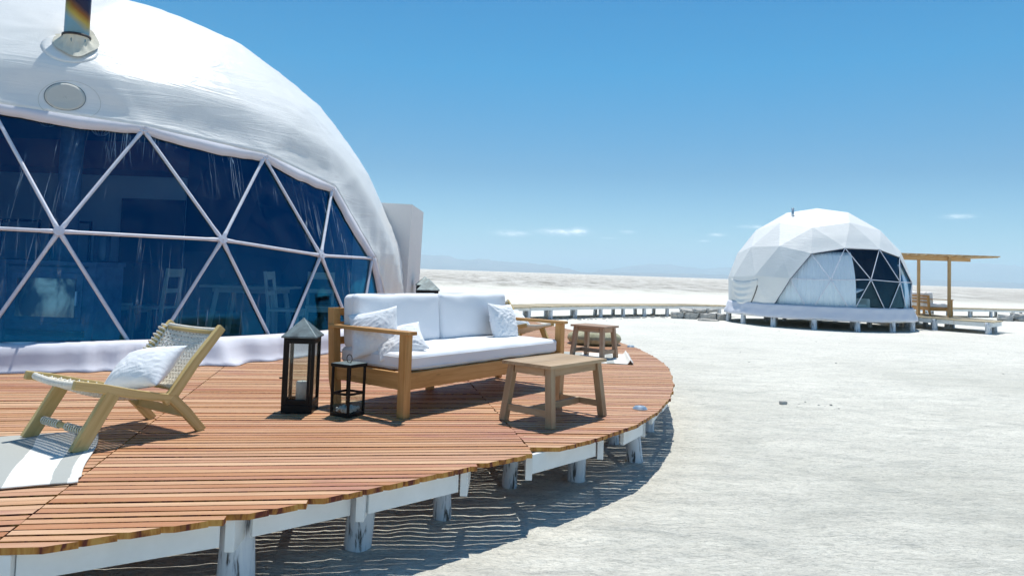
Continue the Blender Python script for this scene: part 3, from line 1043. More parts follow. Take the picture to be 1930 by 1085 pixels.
def build_big_dome():
    t = thing("dome_tent", "large white geodesic dome tent with blue tinted triangular windows and a stove pipe", "dome tent", BC)
    geo = Geo(4, -1.53867, 5, 1)
    for i_, dz_ in ((geo.T[-1], .055), (geo.M[-1], .03)):
        geo.V[i_] = (geo.V[i_] + Vector((0, 0, dz_))).normalized()
    win, rest, border = geo.window_sets(-1, 3)
    bseg = [(geo.V[a], geo.V[b]) for a, b in zip(border, border[1:])]
    hubsV = [geo.V[i] for i in range(len(geo.V)) if geo.row[i] <= 6]

    def pos(p, fine=True):
        q = p.normalized()
        pl = p.length
        d = min(seg_dist(q, a, b) for a, b in bseg)
        off = .012 + .038 * sm(d / .13)
        k = .55 * sm(d / .25)                           # towards a sphere away from the window edge
        r = (pl * (1 - k) + 1.0 * k)
        az = math.atan2(q.y, q.x)
        w = 0
        if fine:
            # long slack folds running round the dome, stronger on the front
            e = math.asin(max(-1, min(1, q.z)))
            w += .0018 * fbm(az * 2.4, e * 11, 1, 3)
            rid = 1 - abs(fbm(az * 2.6 + 4, e * 26 + .8 * fbm(az * 5, e * 4, 9, 2), 3, 3)) * 3.2
            w += .0022 * max(0, rid) * max(0, rid) * sm((fbm(az * 2.2, e * 3, 20, 2) + .15) * 3)
            for h in hubsV:
                dh = (q - h).length
                if dh < .13:
                    t1 = h.orthogonal().normalized(); t2 = h.cross(t1)
                    an = math.atan2((q - h).dot(t2), (q - h).dot(t1))
                    w += .0008 * math.sin(an * 9 + h.x * 30) * math.sin(PI * dh / .13) + .003 * (1 - dh / .13) ** 2
            # gathered folds at the lower right edge of the cover
            w += .0028 * math.sin(az * 120 + 3 * math.sin(e * 9)) * (1 - sm(d / .22)) * (1 - sm((e - .25) / .25)) * sm(d / .02)
        return q * (r * (1 + off) + w * sm(d / .03 + .15))
    mb = cover_mesh(geo, rest, BR, 20, pos)
    c = mb.build("cover", MAT['cover'], t, smooth=True, solid=.006)
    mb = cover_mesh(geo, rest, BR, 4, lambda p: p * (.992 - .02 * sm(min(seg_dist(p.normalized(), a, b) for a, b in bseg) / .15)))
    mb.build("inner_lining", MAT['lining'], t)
    struts(geo, win, BR, t, .0195)
    panes(geo, win, BR, t, MAT['pane'], .9965, .006)

    # translucent hem strip hanging under the cover edge along the window top
    mb = MB()
    idx = [geo.T[j] for j in range(-1, 3)] + [geo.M[3], geo.B[3]]
    for a, b in zip(idx, idx[1:]):
        V = []; F = []
        N = 26
        for i in range(N + 1):
            u = i / N
            p = (geo.V[a] * (1 - u) + geo.V[b] * u)
            ln = p.length; q = p.normalized()
            tang = (geo.V[b] - geo.V[a]).normalized(); down = -(q.cross(tang)).normalized()
            mid = (geo.V[geo.M[1]]).normalized()
            if down.dot(mid - q) < 0: down = -down
            wdt = .012 + .011 * math.sin(PI * u) + .004 * fbm(u * 6, a, 0, 2)
            V += [(q * (ln + .013)) * BR, (q * (ln - .002) + down * wdt) * BR]
        for i in range(N): F.append((2 * i, 2 * i + 1, 2 * i + 3, 2 * i + 2))
        mb.add(V, F, r=0)
    mb.build("edge_hem", MAT['skirt'], t, smooth=True, solid=.003)

    # skirt flap lying out on the deck all the way round
    mb = MB(); V = []; F = []
    N = 720; prof = [(1.006, .272), (1.026, .256), (1.037, .22), (1.041, .15), (1.044, .08), (1.047, .025), (1.050, .006)]
    for i in range(N):
        a = TAU * i / N
        # bunched part in front of the right windows
        ph = math.atan2(math.sin(a - R_(-48)), math.cos(a - R_(-48)))
        bun = math.exp(-(ph / R_(13)) ** 2)
        for k, (r, z) in enumerate(prof):
            q = k / (len(prof) - 1)
            amp = (.0010 + .020 * bun) * q
            rr = r + amp * (math.sin(a * 90 + 2.2 * math.sin(a * 13)) * bun + (.5 + .8 * bun) * fbm(a * (6 + 0 * bun), q * .6, 4, 2)) + .030 * bun * q * q
            zz = z + .012 * bun * q * (fbm(a * 30, q, 8, 3) + .2) + bun * .035 * q * (1 - q) * 2 * (1 + math.sin(a * 140 + 3 * math.sin(a * 31)))
            V.append((rr * BR * math.cos(a), rr * BR * math.sin(a), max(.007, zz)))
    m = len(prof)
    for i in range(N):
        j = (i + 1) % N
        for k in range(m - 1): F.append((i * m + k, i * m + k + 1, j * m + k + 1, j * m + k))
    mb.add(V, F, r=0)
    mb.build("skirt", MAT['skirt'], t, smooth=True, solid=.004)
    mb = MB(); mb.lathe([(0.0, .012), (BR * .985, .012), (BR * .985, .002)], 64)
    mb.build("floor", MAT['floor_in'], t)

    # stove pipe through the roof
    px, py = -5.10 - BC.x, 8.12 - BC.y
    zs = math.sqrt((1.045 * BR) ** 2 - px * px - py * py) - .10
    o = MB(); o.tube([(px, py, zs - .55 + .04 * 0), (px, py, zs + 1.9)], .128, 32)
    pipe = o.build("stove_pipe", MAT['pipe'], t, smooth=True)
    me = pipe.data
    for v in me.vertices: v.co -= Vector((px, py, zs + .02))
    pipe.location = (px, py, zs + .02)
    o = MB(); o.lathe([(.132, zs + .155), (.148, zs + .155), (.148, zs + .178), (.132, zs + .178)], 32, (px, py, 0))
    o.build("pipe_clamp", MAT['black_ring'], pipe, smooth=True).location = (-px, -py, -zs - .02)
    # conical fabric boot
    o = MB(); V = []; F = []; N = 64
    nrm = Vector((px, py, zs)).normalized()
    rings = 9
    for k in range(rings):
        q = k / (rings - 1)
        for i in range(N):
            a = TAU * i / N
            top = Vector((px + .134 * math.cos(a), py + .134 * math.sin(a), zs + .16))
            rb = .225 * (1 + .05 * math.sin(5 * a))
            bx, by = px + rb * math.cos(a), py + rb * math.sin(a)
            bz = math.sqrt(max(.1, (1.050 * BR) ** 2 - bx * bx - by * by))
            bot = Vector((bx, by, bz))
            p = top.lerp(bot, q); fl = .012 * math.sin(a * 11 + 1.3) * math.sin(PI * q)
            p += Vector((math.cos(a), math.sin(a), 0)) * (fl - .03 * math.sin(PI * q))
            V.append(p)
    for k in range(rings - 1):
        for i in range(N):
            j = (i + 1) % N; F.append((k * N + i, (k + 1) * N + i, (k + 1) * N + j, k * N + j))
    o.add(V, F, r=0)
    o.build("pipe_boot", MAT['boot'], t, smooth=True)

    def on_surf(d, lift):                                 # point just above the cover in direction d
        d = d.normalized()
        best = None
        for f in rest:
            A, B, C = (geo.V[i] for i in f)
            n = (B - A).cross(C - A)
            den = n.dot(d)
            if den <= 0: continue
            p = d * (n.dot(A) / den)
            if all((Y - X).cross(p - X).dot(n) >= -1e-6 for X, Y in ((A, B), (B, C), (C, A))):
                best = p; break
        if best is None: best = d
        return pos(best) * BR + d * lift

    def patch(name, c, ru, rv, mat, lift, rings=6, inner=0.0, th=.004):
        o = MB(); V = []; F = []; N = 56
        c = c.normalized(); side = Vector((0, 0, 1)).cross(c).normalized(); up = c.cross(side)
        for k in range(rings + 1):
            q = inner + (1 - inner) * k / rings
            for i in range(N):
                a = TAU * i / N
                V.append(on_surf(c + side * (ru * q * math.cos(a)) + up * (rv * q * math.sin(a)), lift))
        for k in range(rings):
            for i in range(N):
                j = (i + 1) % N; F.append((k * N + i, (k + 1) * N + i, (k + 1) * N + j, k * N + j))
        o.add(V, F, r=0)
        return o.build(name, mat, t, smooth=True, solid=th)
    pdir = Vector((px, py, zs - .0)).normalized()
    flap = patch("boot_flange", pdir + Vector((-.004, -.012, -.012)), .055, .047, MAT['cover'], .003, th=.002)
    vdir = Vector((-4.90 - BC.x, 7.65 - BC.y, 3.38 - BC.z))
    patch("round_vent", vdir, .0385, .0315, MAT['vent'], .006, th=.002)
    patch("vent_seam", vdir, .0398, .0328, MAT['zinc'], .006, 1, .968, th=.002)
    patch("vent_collar", vdir + Vector((.04, .03, -.06)), .060, .048, MAT['vent'], .0015, 1, .985, th=.001)

    # entrance vestibule on the far right side
    v = MB()
    x0, x1, y0, y1, zt = -2.75 - BC.x, -1.74 - BC.x, 12.35 - BC.y, 13.9 - BC.y, 2.20
    def pt(x, y, z): return (x, y, z)
    fx = -.27
    V = [pt(x0, y0, 0), pt(x1 - .05, y0 - .1, 0), pt(x1, y0 - .1, zt), pt(x0, y0, zt + .03), pt(x0, y1, 0), pt(x1 - .05, y1, 0), pt(x1, y1, zt), pt(x0, y1, zt + .03)]
    v.add(V, [(0, 1, 2, 3), (1, 5, 6, 2), (5, 4, 7, 6), (3, 2, 6, 7)], r=0)
    ves = v.build("entrance_vestibule", MAT['vestibule'], t, solid=.02)
    v = MB()
    v.add([pt(x0 + .1, y0 - .25, 0), pt(x0 + .85, y0 - .28, 0), pt(x0 + .42, y0 - .20, zt - .02), pt(x0 + .1, y0 - .15, zt)], [(0, 1, 2, 3)], r=0)
    v.build("side_flap", MAT['cover'], t, solid=.01)
    return t, geo


big, big_geo = build_big_dome()


# ------------------------------------------------------------------ things inside the large dome (seen through the film)
def box_part(name, c, size, mat, parent, bevel=.004):
    m = MB(); m.box(c, size); return m.build(name, mat, parent, bevel=bevel)


FI = DZ + .013


def build_inside():
    t = thing("partition_wall", "pale partition wall inside the large dome behind the stove", "wall", (-7.0, 11.3, FI))
    box_part("wall_panel", (-.7, 0, 1.2), (5.0, .08, 2.4), MAT['plaster'], t)
    box_part("doorway", (1.33, -.06, 1.02), (1.0, .03, 2.04), MAT['dark'], t)
    box_part("ceiling_cloth", (-.7, -.35, 2.62), (5.0, .8, .42), MAT['redcloth'], t)
    for x, lab in ((-7.75, "thin framed picture left of the stove pipe on the inner wall"), (-6.95, "thin framed picture right of the stove pipe on the inner wall")):
        p = thing("picture_frame", lab, "picture", (x, 11.235, FI + 1.0), 0, "framed pictures on the inner wall")
        for dx in (-.31, .31): box_part("frame", (dx, 0, .32), (.035, .03, .68), MAT['dark'], p, 0)
        for dz in (0, .64): box_part("frame", (0, -.002, dz), (.585, .03, .035), MAT['dark'], p, 0)
        box_part("paper", (0, 0, .32), (.22, .012, .30), MAT['paper'], p, 0)
    s = thing("wood_stove", "dark freestanding wood stove with a reflecting glass door behind the left windows", "stove", (-5.18, 8.30, FI))
    box_part("body", (0, 0, .62), (.98, .55, .72), MAT['stove'], s, .02)
    box_part("top_plate", (0, 0, 1.015), (1.10, .62, .05), MAT['stove'], s, .01)
    box_part("base_shelf", (0, 0, .17), (1.0, .5, .05), MAT['stove'], s)
    for x in (-.50, .50): box_part("leg", (x, -.02, .5), (.085, .58, 1.0), MAT['stove'], s)
    d = box_part("door", (0, -.285, .63), (.80, .03, .56), MAT['stove'], s, .01)
    g = box_part("door_glass", (0, -.305, .63), (.66, .012, .43), MAT['stove_glass'], d, .001)
    box_part("door_handle", (.36, -.33, .63), (.02, .04, .16), MAT['steel'], d, .004)
    m = MB(); m.tube([(0, 0, 1.03), (0, 0, 2.95)], .12, 24); m.build("flue", MAT['stove'], s, smooth=True)
    sb = thing("sideboard", "low dark sideboard against the inner wall beside the stove", "sideboard", (-7.0, 10.75, FI))
    box_part("cabinet", (0, 0, .5), (2.9, .5, 1.0), MAT['dark'], sb)
    box_part("worktop", (0, 0, 1.02), (3.0, .55, .04), MAT['dark'], sb)
    hl = thing("hurricane_candle", "tall clear glass hurricane candle holder on the dark sideboard", "candle holder", (-6.08, 10.6, FI + 1.043))
    m = MB(); m.lathe([(.0, .0), (.10, .0), (.115, .03), (.115, .42), (.108, .42), (.108, .03)], 20); m.build("glass_cylinder", MAT['wineglass'], hl, smooth=True)
    m = MB(); m.tube([(0, 0, .01), (0, 0, .36)], .05, 16); m.build("candle", MAT['wax'], hl, smooth=True)
    # dining table and chairs
    dt = thing("dining_table", "pale wooden dining table laid with glasses inside the large dome", "table", (-3.86, 10.7, FI), R_(-4))
    box_part("tabletop", (0, 0, .735), (1.22, .8, .035), MAT['inner_wood'], dt)
    for sx in (-1, 1):
        for sy in (-1, 1):
            m = MB(); m.beam((sx * .40, sy * .26, .72), (sx * .50, sy * .32, 0), .065, .065); m.build("leg", MAT['inner_wood'], dt)
    m = MB(); m.box((0, 0, .68), (.95, .55, .06)); m.build("apron", MAT['inner_wood'], dt)
    ch = thing("dining_chair", "pale wooden dining chair nearest the window, left of the laid table", "chair", (-4.82, 9.75, FI), R_(-95), "dining chairs inside the large dome")
    box_part("seat", (0, 0, .45), (.44, .44, .03), MAT['inner_wood'], ch)
    for x in (-.19, .19):
        m = MB(); m.beam((x, -.19, .44), (x, -.20, 0), .04, .04); m.build("leg", MAT['inner_wood'], ch)
        m = MB(); m.beam((x, .20, 0), (x, .20, .45), .04, .04); m.beam((x, .20, .45), (x, .27, .98), .04, .035); m.build("back_post", MAT['inner_wood'], ch)
    m = MB(); m.box((0, .262, .92), (.40, .02, .11)); m.build("backrest", MAT['inner_wood'], ch)
    m = MB(); m.box((0, .235, .68), (.38, .02, .06)); m.build("back_rail", MAT['inner_wood'], ch)
    m = MB(); m.box((0, -.19, .40), (.38, .025, .06)); m.build("front_rail", MAT['inner_wood'], ch)
    dup(ch, (-3.12, 10.05, FI), R_(92 + 180 - 180), "pale wooden dining chair at the right end of the laid table")
    dup(ch, (-2.95, 11.15, FI), R_(15), "pale wooden dining chair farthest right inside the dome, back to the wall")
    dup(ch, (-5.6, 10.0, FI), R_(75), "pale wooden dining chair deep inside, between the stove and the laid table")
    gl = None
    for i, (x, y, lab) in enumerate(((-4.22, 10.47, "left wine glass on the dining table inside the dome"), (-4.03, 10.62, "middle wine glass on the dining table inside the dome"),
                                     (-3.78, 10.50, "right wine glass on the dining table inside the dome"))):
        if gl is None:
            m = MB(); m.lathe([(.0, .002), (.036, .004), (.006, .012), (.005, .10), (.03, .12), (.043, .155), (.040, .20), (.034, .225)], 20)
            gl = m.build("wine_glass", MAT['wineglass'], smooth=True)
            gl.location = (x, y, FI + .7535); tag(gl, lab, "glass", "glasses on the dining table")
        else:
            g2 = gl.copy(); COL.objects.link(g2); g2.location = (x, y, FI + .7535); g2["label"] = lab
    pn = None
    for (x, y, z, lab) in ((-5.95, 9.0, 3.30, "left round wire pendant lamp hanging behind the top window"), (-5.33, 9.1, 3.22, "right round wire pendant lamp hanging behind the top window")):
        if pn is None:
            pn = thing("pendant_lamp", lab, "lamp", (x, y, z), 0, "pendant lamps in the dome")
            m = MB()
            for k in range(7):
                a = PI * k / 7
                m.tube([(.115 * math.cos(a) * math.sin(q), .115 * math.sin(a) * math.sin(q), .115 * math.cos(q)) for q in [TAU * i / 20 for i in range(21)]], .004, 5, cap=False)
            m.build("wire_shade", MAT['steel'], pn, smooth=True)
            m = MB(); m.tube([(0, 0, .10), (0, 0, .75)], .004, 6); m.build("cord", MAT['black'], pn)
            m = MB(); m.lathe([(0, -.05), (.03, -.035), (.04, 0), (.028, .035), (.014, .06), (.014, .09), (0, .09)], 16); m.build("bulb", MAT['wineglass'], pn, smooth=True)
        else:
            dup(pn, (x, y, z), .5, lab)


build_inside()


# ------------------------------------------------------------------ soft shapes
def rounded_box(mb, size, r, n=10, crown=.0, wob=.0, seed=0, xf=None):
    """box with rounded edges, centre at origin; crown lifts the broad +z face"""
    h = [q / 2 for q in size]
    key = {}; V = []; F = []

    def put(p):
        kk = (round(p[0], 5), round(p[1], 5), round(p[2], 5))
        if kk in key: return key[kk]
        q = Vector((p[0] * h[0], p[1] * h[1], p[2] * h[2]))
        inn = Vector([max(-h[i] + r, min(h[i] - r, q[i])) for i in range(3)])
        d = q - inn
        if d.length > 1e-9:
            q = inn + d.normalized() * r
        u, v = p[0], p[1]
        q.z += crown * (1 - abs(u) ** 3) * (1 - abs(v) ** 3) * (1 if p[2] > 0 else -.3)
        if wob:
            s = 4.0
            nn = Vector((fbm(q.x * s, q.y * s, q.z * s + seed, 3), fbm(q.x * s + 5, q.y * s, q.z * s + seed, 3), fbm(q.x * s, q.y * s + 9, q.z * s + seed, 3)))
            q += nn * wob
        if xf: q = xf(q)
        key[kk] = len(V); V.append(q); return key[kk]
    cnt = [max(4, min(40, int(size[i] / max(size) * n * 2.2))) for i in range(3)]

    def lin(k): # denser near the ends
        m = cnt[k]; out = []
        rr = min(.9, r * 2.0 / (h[k] * 2) * 2) if h[k] > 0 else .5
        pts = [-1 + rr * .5 * (1 - math.cos(PI / 2 * i / 3)) for i in range(4)]
        for i in range(4): out.append(-1 + rr * .5 * i / 3)
        a, b = out[-1], -out[-1]
        for i in range(1, m): out.append(a + (b - a) * i / m)
        for i in range(4): out.append(1 - rr * .5 * (3 - i) / 3)
        return out
    L = [lin(0), lin(1), lin(2)]
    for ax in range(3):
        o = [a for a in range(3) if a != ax]
        for sgn in (-1, 1):
            for i in range(len(L[o[0]]) - 1):
                for j in range(len(L[o[1]]) - 1):
                    q = []
                    for (a, b) in ((i, j), (i + 1, j), (i + 1, j + 1), (i, j + 1)):
                        p = [0, 0, 0]; p[ax] = sgn; p[o[0]] = L[o[0]][a]; p[o[1]] = L[o[1]][b]; q.append(put(p))
                    if (sgn > 0) == (ax == 1): q = q[::-1]
                    if len(set(q)) == 4: F.append(tuple(q))
    mb.add(V, F, r=.5)


def pillow_mesh(w, h, t, seed, wr=.012, n=44):
    """filled scatter cushion lying in its xy plane"""
    mb = MB(); V = []; F = []
    idx = {}
    for side in (1, -1):
        for i in range(n + 1):
            for j in range(n + 1):
                u, v = -1 + 2 * i / n, -1 + 2 * j / n
                edge = i in (0, n) or j in (0, n)
                if edge and side == -1:
                    idx[side, i, j] = idx[1, i, j]; continue
                pin = 1 - .085 * ((1 - u * u) * v * v + (1 - v * v) * u * u)
                x = u * w / 2 * pin; y = v * h / 2 * pin
                th = (max(0, 1 - abs(u) ** 2.4) ** .55) * (max(0, 1 - abs(v) ** 2.4) ** .55)
                z = side * t / 2 * th
                # creases running in from the corners and along the seams
                cr = 0
                for q, (cx, cyy) in enumerate(((1, 1), (1, -1), (-1, 1), (-1, -1))):
                    dx, dy = cx - u, cyy - v; dd = math.hypot(dx, dy)
                    a = math.atan2(dy, dx)
                    cr += math.sin(a * 13 + q * 2 + seed + 1.5 * fbm(u * 2, v * 2, seed, 2)) * math.exp(-(dd / .62) ** 2) * sm(dd / .15) * (.7 + .6 * math.sin(seed * 3 + q))
                a = u * 2.2 + .7 * math.sin(v * 2 + seed)
                rid = fbm(a + seed, v * 4.5 + 1.2 * fbm(u, v, seed + 5, 2), seed, 2)
                cr += .9 * (1 - min(1, abs(rid) * 5)) + .7 * fbm(u * 1.1, v * 1.3, seed, 2)
                z += side * wr * .5 * cr * min(1, th * 1.6)
                V.append((x, y, z)); idx[side, i, j] = len(V) - 1
    for side in (1, -1):
        for i in range(n):
            for j in range(n):
                q = (idx[side, i, j], idx[side, i + 1, j], idx[side, i + 1, j + 1], idx[side, i, j + 1])
                F.append(q if side == 1 else q[::-1])
    mb.add(V, F, r=.5)
    return mb


def add_pillow(label, M, w, h, t, seed, wr=.012):
    o = pillow_mesh(w, h, t, seed, wr).build("throw_pillow", MAT['pillow'], smooth=True)
    o.matrix_world = M
    tag(o, label, "pillow")
    return o


# ------------------------------------------------------------------ sofa
SO = Vector((-.745, 5.26, DZ)); SR = R_(54)


def build_sofa():
    t = thing("outdoor_sofa", "wooden outdoor sofa with white cushions on the terrace deck", "sofa", SO, SR, "wooden sofas with white cushions")
    W, D = 2.22, .86
    k = MAT['teak']
    for sx in (0, 1):
        x = .038 + sx * (W - .076)
        m = MB(); m.box((x, .045, .305), (.07, .07, .606)); m.build("leg", k, t, bevel=.004)
        m = MB()
        m.beam((x, D - .045, .20), (x, D + .0, .765), .07, .07, (1, 0, 0)); m.beam((x, D - .045, .21), (x, D - .085, .0), .07, .07, (1, 0, 0), .75)
        m.build("leg", k, t, bevel=.004)
        m = MB(); m.box((.041 + sx * (W - .082), .425, .6205), (.095, .89, .027)); m.build("armrest", k, t, bevel=.004)
        m = MB(); m.box((x, .435, .265), (.035, .71, .125)); m.build("side_rail", k, t, bevel=.003)
    m = MB(); m.box((W / 2, .035, .265), (W - .155, .032, .125)); m.build("front_rail", k, t, bevel=.003)
    m = MB(); m.box((W / 2, D - .06, .265), (W - .155, .032, .125)); m.build("back_rail", k, t, bevel=.003)
    for z in (.50, .62, .73):
        m = MB(); m.box((W / 2, D - .02 + (z - .5) * .1, z), (W - .12, .022, .06)); m.build("back_slat", k, t, bevel=.003)
    m = MB(); m.box((W / 2, .76, .19), (.06, .06, .38)); m.build("leg", k, t, bevel=.004)
    m = MB()
    for i in range(12): m.box((.2 + i * (W - .4) / 11, .44, .318), (.07, .76, .018))
    m.build("seat_slats", k, t)
    m = MB(); rounded_box(m, (W - .165, .78, .125), .035, 14, .018, .008, 2)
    c = m.build("seat_cushion", MAT['cushion'], t, smooth=True); c.location = (W / 2, .43, .3925)
    def piping(parent, sx, sy, z, r):
        m = MB(); pts = []
        for cx, cyy, a0 in ((1, 1, 0), (-1, 1, 90), (-1, -1, 180), (1, -1, 270)):
            for k2 in range(5):
                a = R_(a0 + 22.5 * k2)
                pts.append((cx * (sx / 2 - r) + (r + .001) * math.cos(a), cyy * (sy / 2 - r) + (r + .001) * math.sin(a), z))
        pts.append(pts[0]); m.tube(pts, .0035, 6, cap=False)
        m.build("piping", MAT['cushion'], parent, smooth=True)
    piping(c, W - .165, .78, .035, .035)
    piping(c, W - .165, .78, -.035, .035)
    bw = (W - .17) / 2
    for i in range(2):
        m = MB(); rounded_box(m, (bw - .006, .43, .165), .045, 12, .016, .007, 9 + i * 5)
        c = m.build("back_cushion", MAT['cushion'], t, smooth=True)
        c.location = (.085 + bw * (i + .5), .735, .66)
        c.rotation_euler = (R_(85), 0, 0)
        piping(c, bw - .006, .43, .040, .045)
    return t


sofa = build_sofa()
ws = Matrix.Translation(SO) @ Matrix.Rotation(SR, 4, 'Z')


def SM(x, y, z, rx, ry, rz):
    return ws @ Matrix.Translation((x, y, z)) @ Matrix.Rotation(R_(rz), 4, 'Z') @ Matrix.Rotation(R_(rx), 4, 'X') @ Matrix.Rotation(R_(ry), 4, 'Z')


add_pillow("white pillow leaning in the left corner of the large sofa, farther back of two", SM(.15, .50, .585, 66, 14, -58), .40, .38, .15, 1, .010)
add_pillow("white pillow slumped against another in the left corner of the large sofa", SM(.26, .33, .525, 40, 24, -56), .40, .32, .14, 4, .012)
add_pillow("wrinkled white square pillow propped at the right end of the large sofa", SM(1.86, .50, .60, 72, -3, 6), .44, .38, .16, 8, .016)


# ------------------------------------------------------------------ coffee tables
def build_table(label, loc, rz, L, W, H, mat, group="low wooden side tables"):
    t = thing("coffee_table", label, "table", loc, rz, group)
    m = MB()
    n = 5
    for i in range(n): m.box((0, -W / 2 + W / n * (i + .5), H - .0125), (L, W / n - .0006, .025))
    m.build("tabletop", mat, t, bevel=.0015)
    il, iw = L / 2 - .055, W / 2 - .05
    fl, fw = L / 2 - .035, W / 2 - .015
    for sy in (-1, 1):
        m = MB(); m.box((0, sy * iw, H - .055), (L - .20, .022, .058)); m.build("apron", mat, t)
    for sx in (-1, 1):
        m = MB(); m.box((sx * il, 0, H - .055), (.022, W - .18, .058)); m.build("apron", mat, t)
        m = MB(); k = .72; m.beam((sx * (il + (fl - il) * k), -(iw + (fw - iw) * k) + .02, H * .22), (sx * (il + (fl - il) * k), (iw + (fw - iw) * k) - .02, H * .22), .026, .05)
        m.build("stretcher", mat, t, bevel=.003)
        for sy in (-1, 1):
            m = MB(); m.beam((sx * fl * 1.02, sy * fw * 1.02, 0), (sx * il * .97, sy * iw * .97, H - .026), .055, .055, (0, 1, 0)); m.build("leg", mat, t, bevel=.003)
    m = MB(); m.beam((-fl + .02, 0, H * .22), (fl - .02, 0, H * .22), .026, .05); m.build("stretcher", mat, t, bevel=.003)
    return t


build_table("weathered low wooden coffee table in front of the large sofa", (.368, 5.515, DZ), R_(51), .75, .45, .442, MAT['table'])
build_table("small reddish wooden side table beside the round woven floor cushion", (1.14, 9.55, DZ), R_(-38), .52, .38, .43, MAT['red_table'])


# ------------------------------------------------------------------ lounge chairs
def build_lounge(label, loc, rz, group):
    t = thing("rope_lounge_chair", label, "chair", loc, rz, group)
    k = MAT['pale']; W = .60; hw = W / 2
    rail = [(-.045, .385), (.10, .352), (.28, .300), (.45, .258), (.58, .235)]
    post = [(.50, .215), (.56, .262), (.70, .45), (.885, .665)]

    def bent(m, x, pts, w, h):
        """bar following pts in the (y,z) plane, thickness w in x, depth h"""
        V = []; F = []
        n = len(pts)
        for i, (y, z) in enumerate(pts):
            a = pts[max(0, i - 1)]; b = pts[min(n - 1, i + 1)]
            ty, tz = b[0] - a[0], b[1] - a[1]; l = math.hypot(ty, tz); ty /= l; tz /= l
            hh = h[i] if isinstance(h, (list, tuple)) else h
            for (sx, sn) in ((-1, -1), (1, -1), (1, 1), (-1, 1)):
                V.append((x + sx * w / 2, y - tz * sn * hh / 2, z + ty * sn * hh / 2))
        U = []
        for i in range(n - 1):
            for q in range(4):
                r = (q + 1) % 4
                F.append((i * 4 + q, i * 4 + r, i * 4 + 4 + r, i * 4 + 4 + q)); U.append([(pts[i][0] + x * 9, q * .04), (pts[i][0] + x * 9, r * .04 + .04), (pts[i + 1][0] + x * 9, r * .04 + .04), (pts[i + 1][0] + x * 9, q * .04)])
        F.append((0, 1, 2, 3)[::-1]); U.append([(0, 0)] * 4)
        e = (n - 1) * 4
        F.append((e, e + 1, e + 2, e + 3)); U.append([(0, 0)] * 4)
        m.add(V, F, U)
    for s in (-1, 1):
        x = s * (hw - .018)
        m = MB(); bent(m, x, rail, .034, [.05, .055, .055, .05, .045]); m.build("seat_rail", k, t, bevel=.006)
        m = MB(); bent(m, x - s * .002, post, .037, [.05, .07, .062, .055]); m.build("back_post", k, t, bevel=.006)
        m = MB(); m.beam((x, -.01, 0), (x, .175, .312), .085, .036, (1, 0, 0)); m.build("leg", k, t, bevel=.005)
        m = MB(); bent(m, x, [(.775, .0), (.66, .13), (.545, .245)], .036, [.055, .062, .06]); m.build("leg", k, t, bevel=.005)
    m = MB(); m.beam((-hw + .03, .058, .105), (hw - .03, .058, .105), .028, .032, (0, .5, 1)); m.build("crossbar", k, t, bevel=.004)
    m = MB(); m.beam((-hw + .03, .67, .125), (hw - .03, .67, .125), .026, .055, (0, .5, .8)); m.build("crossbar", k, t, bevel=.004)
    m = MB()
    for i in range(20):
        x = -hw + .06 + i * (W - .12) / 19
        if i == 9:
            m.build("crossbar_wrap", MAT['rope'], t, smooth=True); m = MB()
        if 7 < i < 11: continue
        m.tube([(x + .019 * math.cos(a) * 0 + .0, .058 + .019 * math.cos(a), .105 + .022 * math.sin(a)) for a in [TAU * q / 8 for q in range(9)]], .0045, 5, cap=False)
    m.build("crossbar_wrap", MAT['rope'], t, smooth=True)
    for (y, z) in ((.0, .374), (.545, .228), (.60, .285), (.845, .630)):
        m = MB(); m.tube([(-hw + .03, y, z), (0, y, z - .003), (hw - .03, y, z)], .013, 10); m.build("frame_dowel", k, t, smooth=True)

    def weave(name, a, b, sag, nx, ny, shape=0):
        """woven panel between y,z points a and b"""
        m = MB(); a = Vector((0, *a)); b = Vector((0, *b)); d = (b - a); L = d.length; d.normalize()
        n = Vector((1, 0, 0)).cross(d)
        if n.z < 0: n = -n
        w = W - .075

        def P(u, v):
            s = math.sin(PI * v) ** .8 * (1 - (abs(u * 2 - 1)) ** 2.4) if 0 < v < 1 else 0
            ex = .014 * (1 - (2 * u - 1) ** 2)
            return a + d * (L * v) + Vector(((u - .5) * w, 0, 0)) - n * (sag * s) - n * ex
        for i in range(nx):
            u = (i + .5) / nx; pts = []
            N = ny * 2
            for j in range(N + 1):
                v = j / N
                pts.append(P(u, v) + n * (.0042 * math.cos(PI * (j + i * 1))))
            # wrap over the end dowels
            for (ce, first) in ((P(u, 0), True), (P(u, 1), False)):
                arc = [ce + d * ((-.016 if first else .016) * math.sin(q)) + n * (.016 * math.cos(q) - .0) for q in [PI * z_ / 5 for z_ in range(6)]]
                if first: pts = arc[::-1] + pts
                else: pts = pts + arc
            m.tube(pts, .0068, 6, cap=False, r=.5)
        for j in range(ny):
            v = (j + .5) / ny; pts = []
            N = nx
            for i in range(N + 1):
                u = i / N
                pts.append(P(u, v) - n * (.0035 * math.cos(PI * (i + j))))
            ends = (hw - .018)
            for s in (-1, 1):
                e = pts[0] if s < 0 else pts[-1]
                arc = [Vector((s * (ends - q_), e.y, e.z)) + n * h_ for q_, h_ in ((.026, .020), (.014, .039), (-.012, .040), (-.026, .026), (-.027, -.03))] if shape and s < 0 else \
                      [Vector((s * (ends - .014), e.y, e.z)) + n * .006]
                if s < 0: pts = arc[::-1] + pts
                else: pts = pts + arc
            m.tube(pts, .0064, 6, cap=False, r=.5)
        m.build(name, MAT['rope'], t, smooth=True)
    weave("woven_seat", (.0, .378), (.545, .240), .045, 28, 20)
    weave("woven_back", (.598, .300), (.852, .640), .030, 28, 15, 1)
    return t


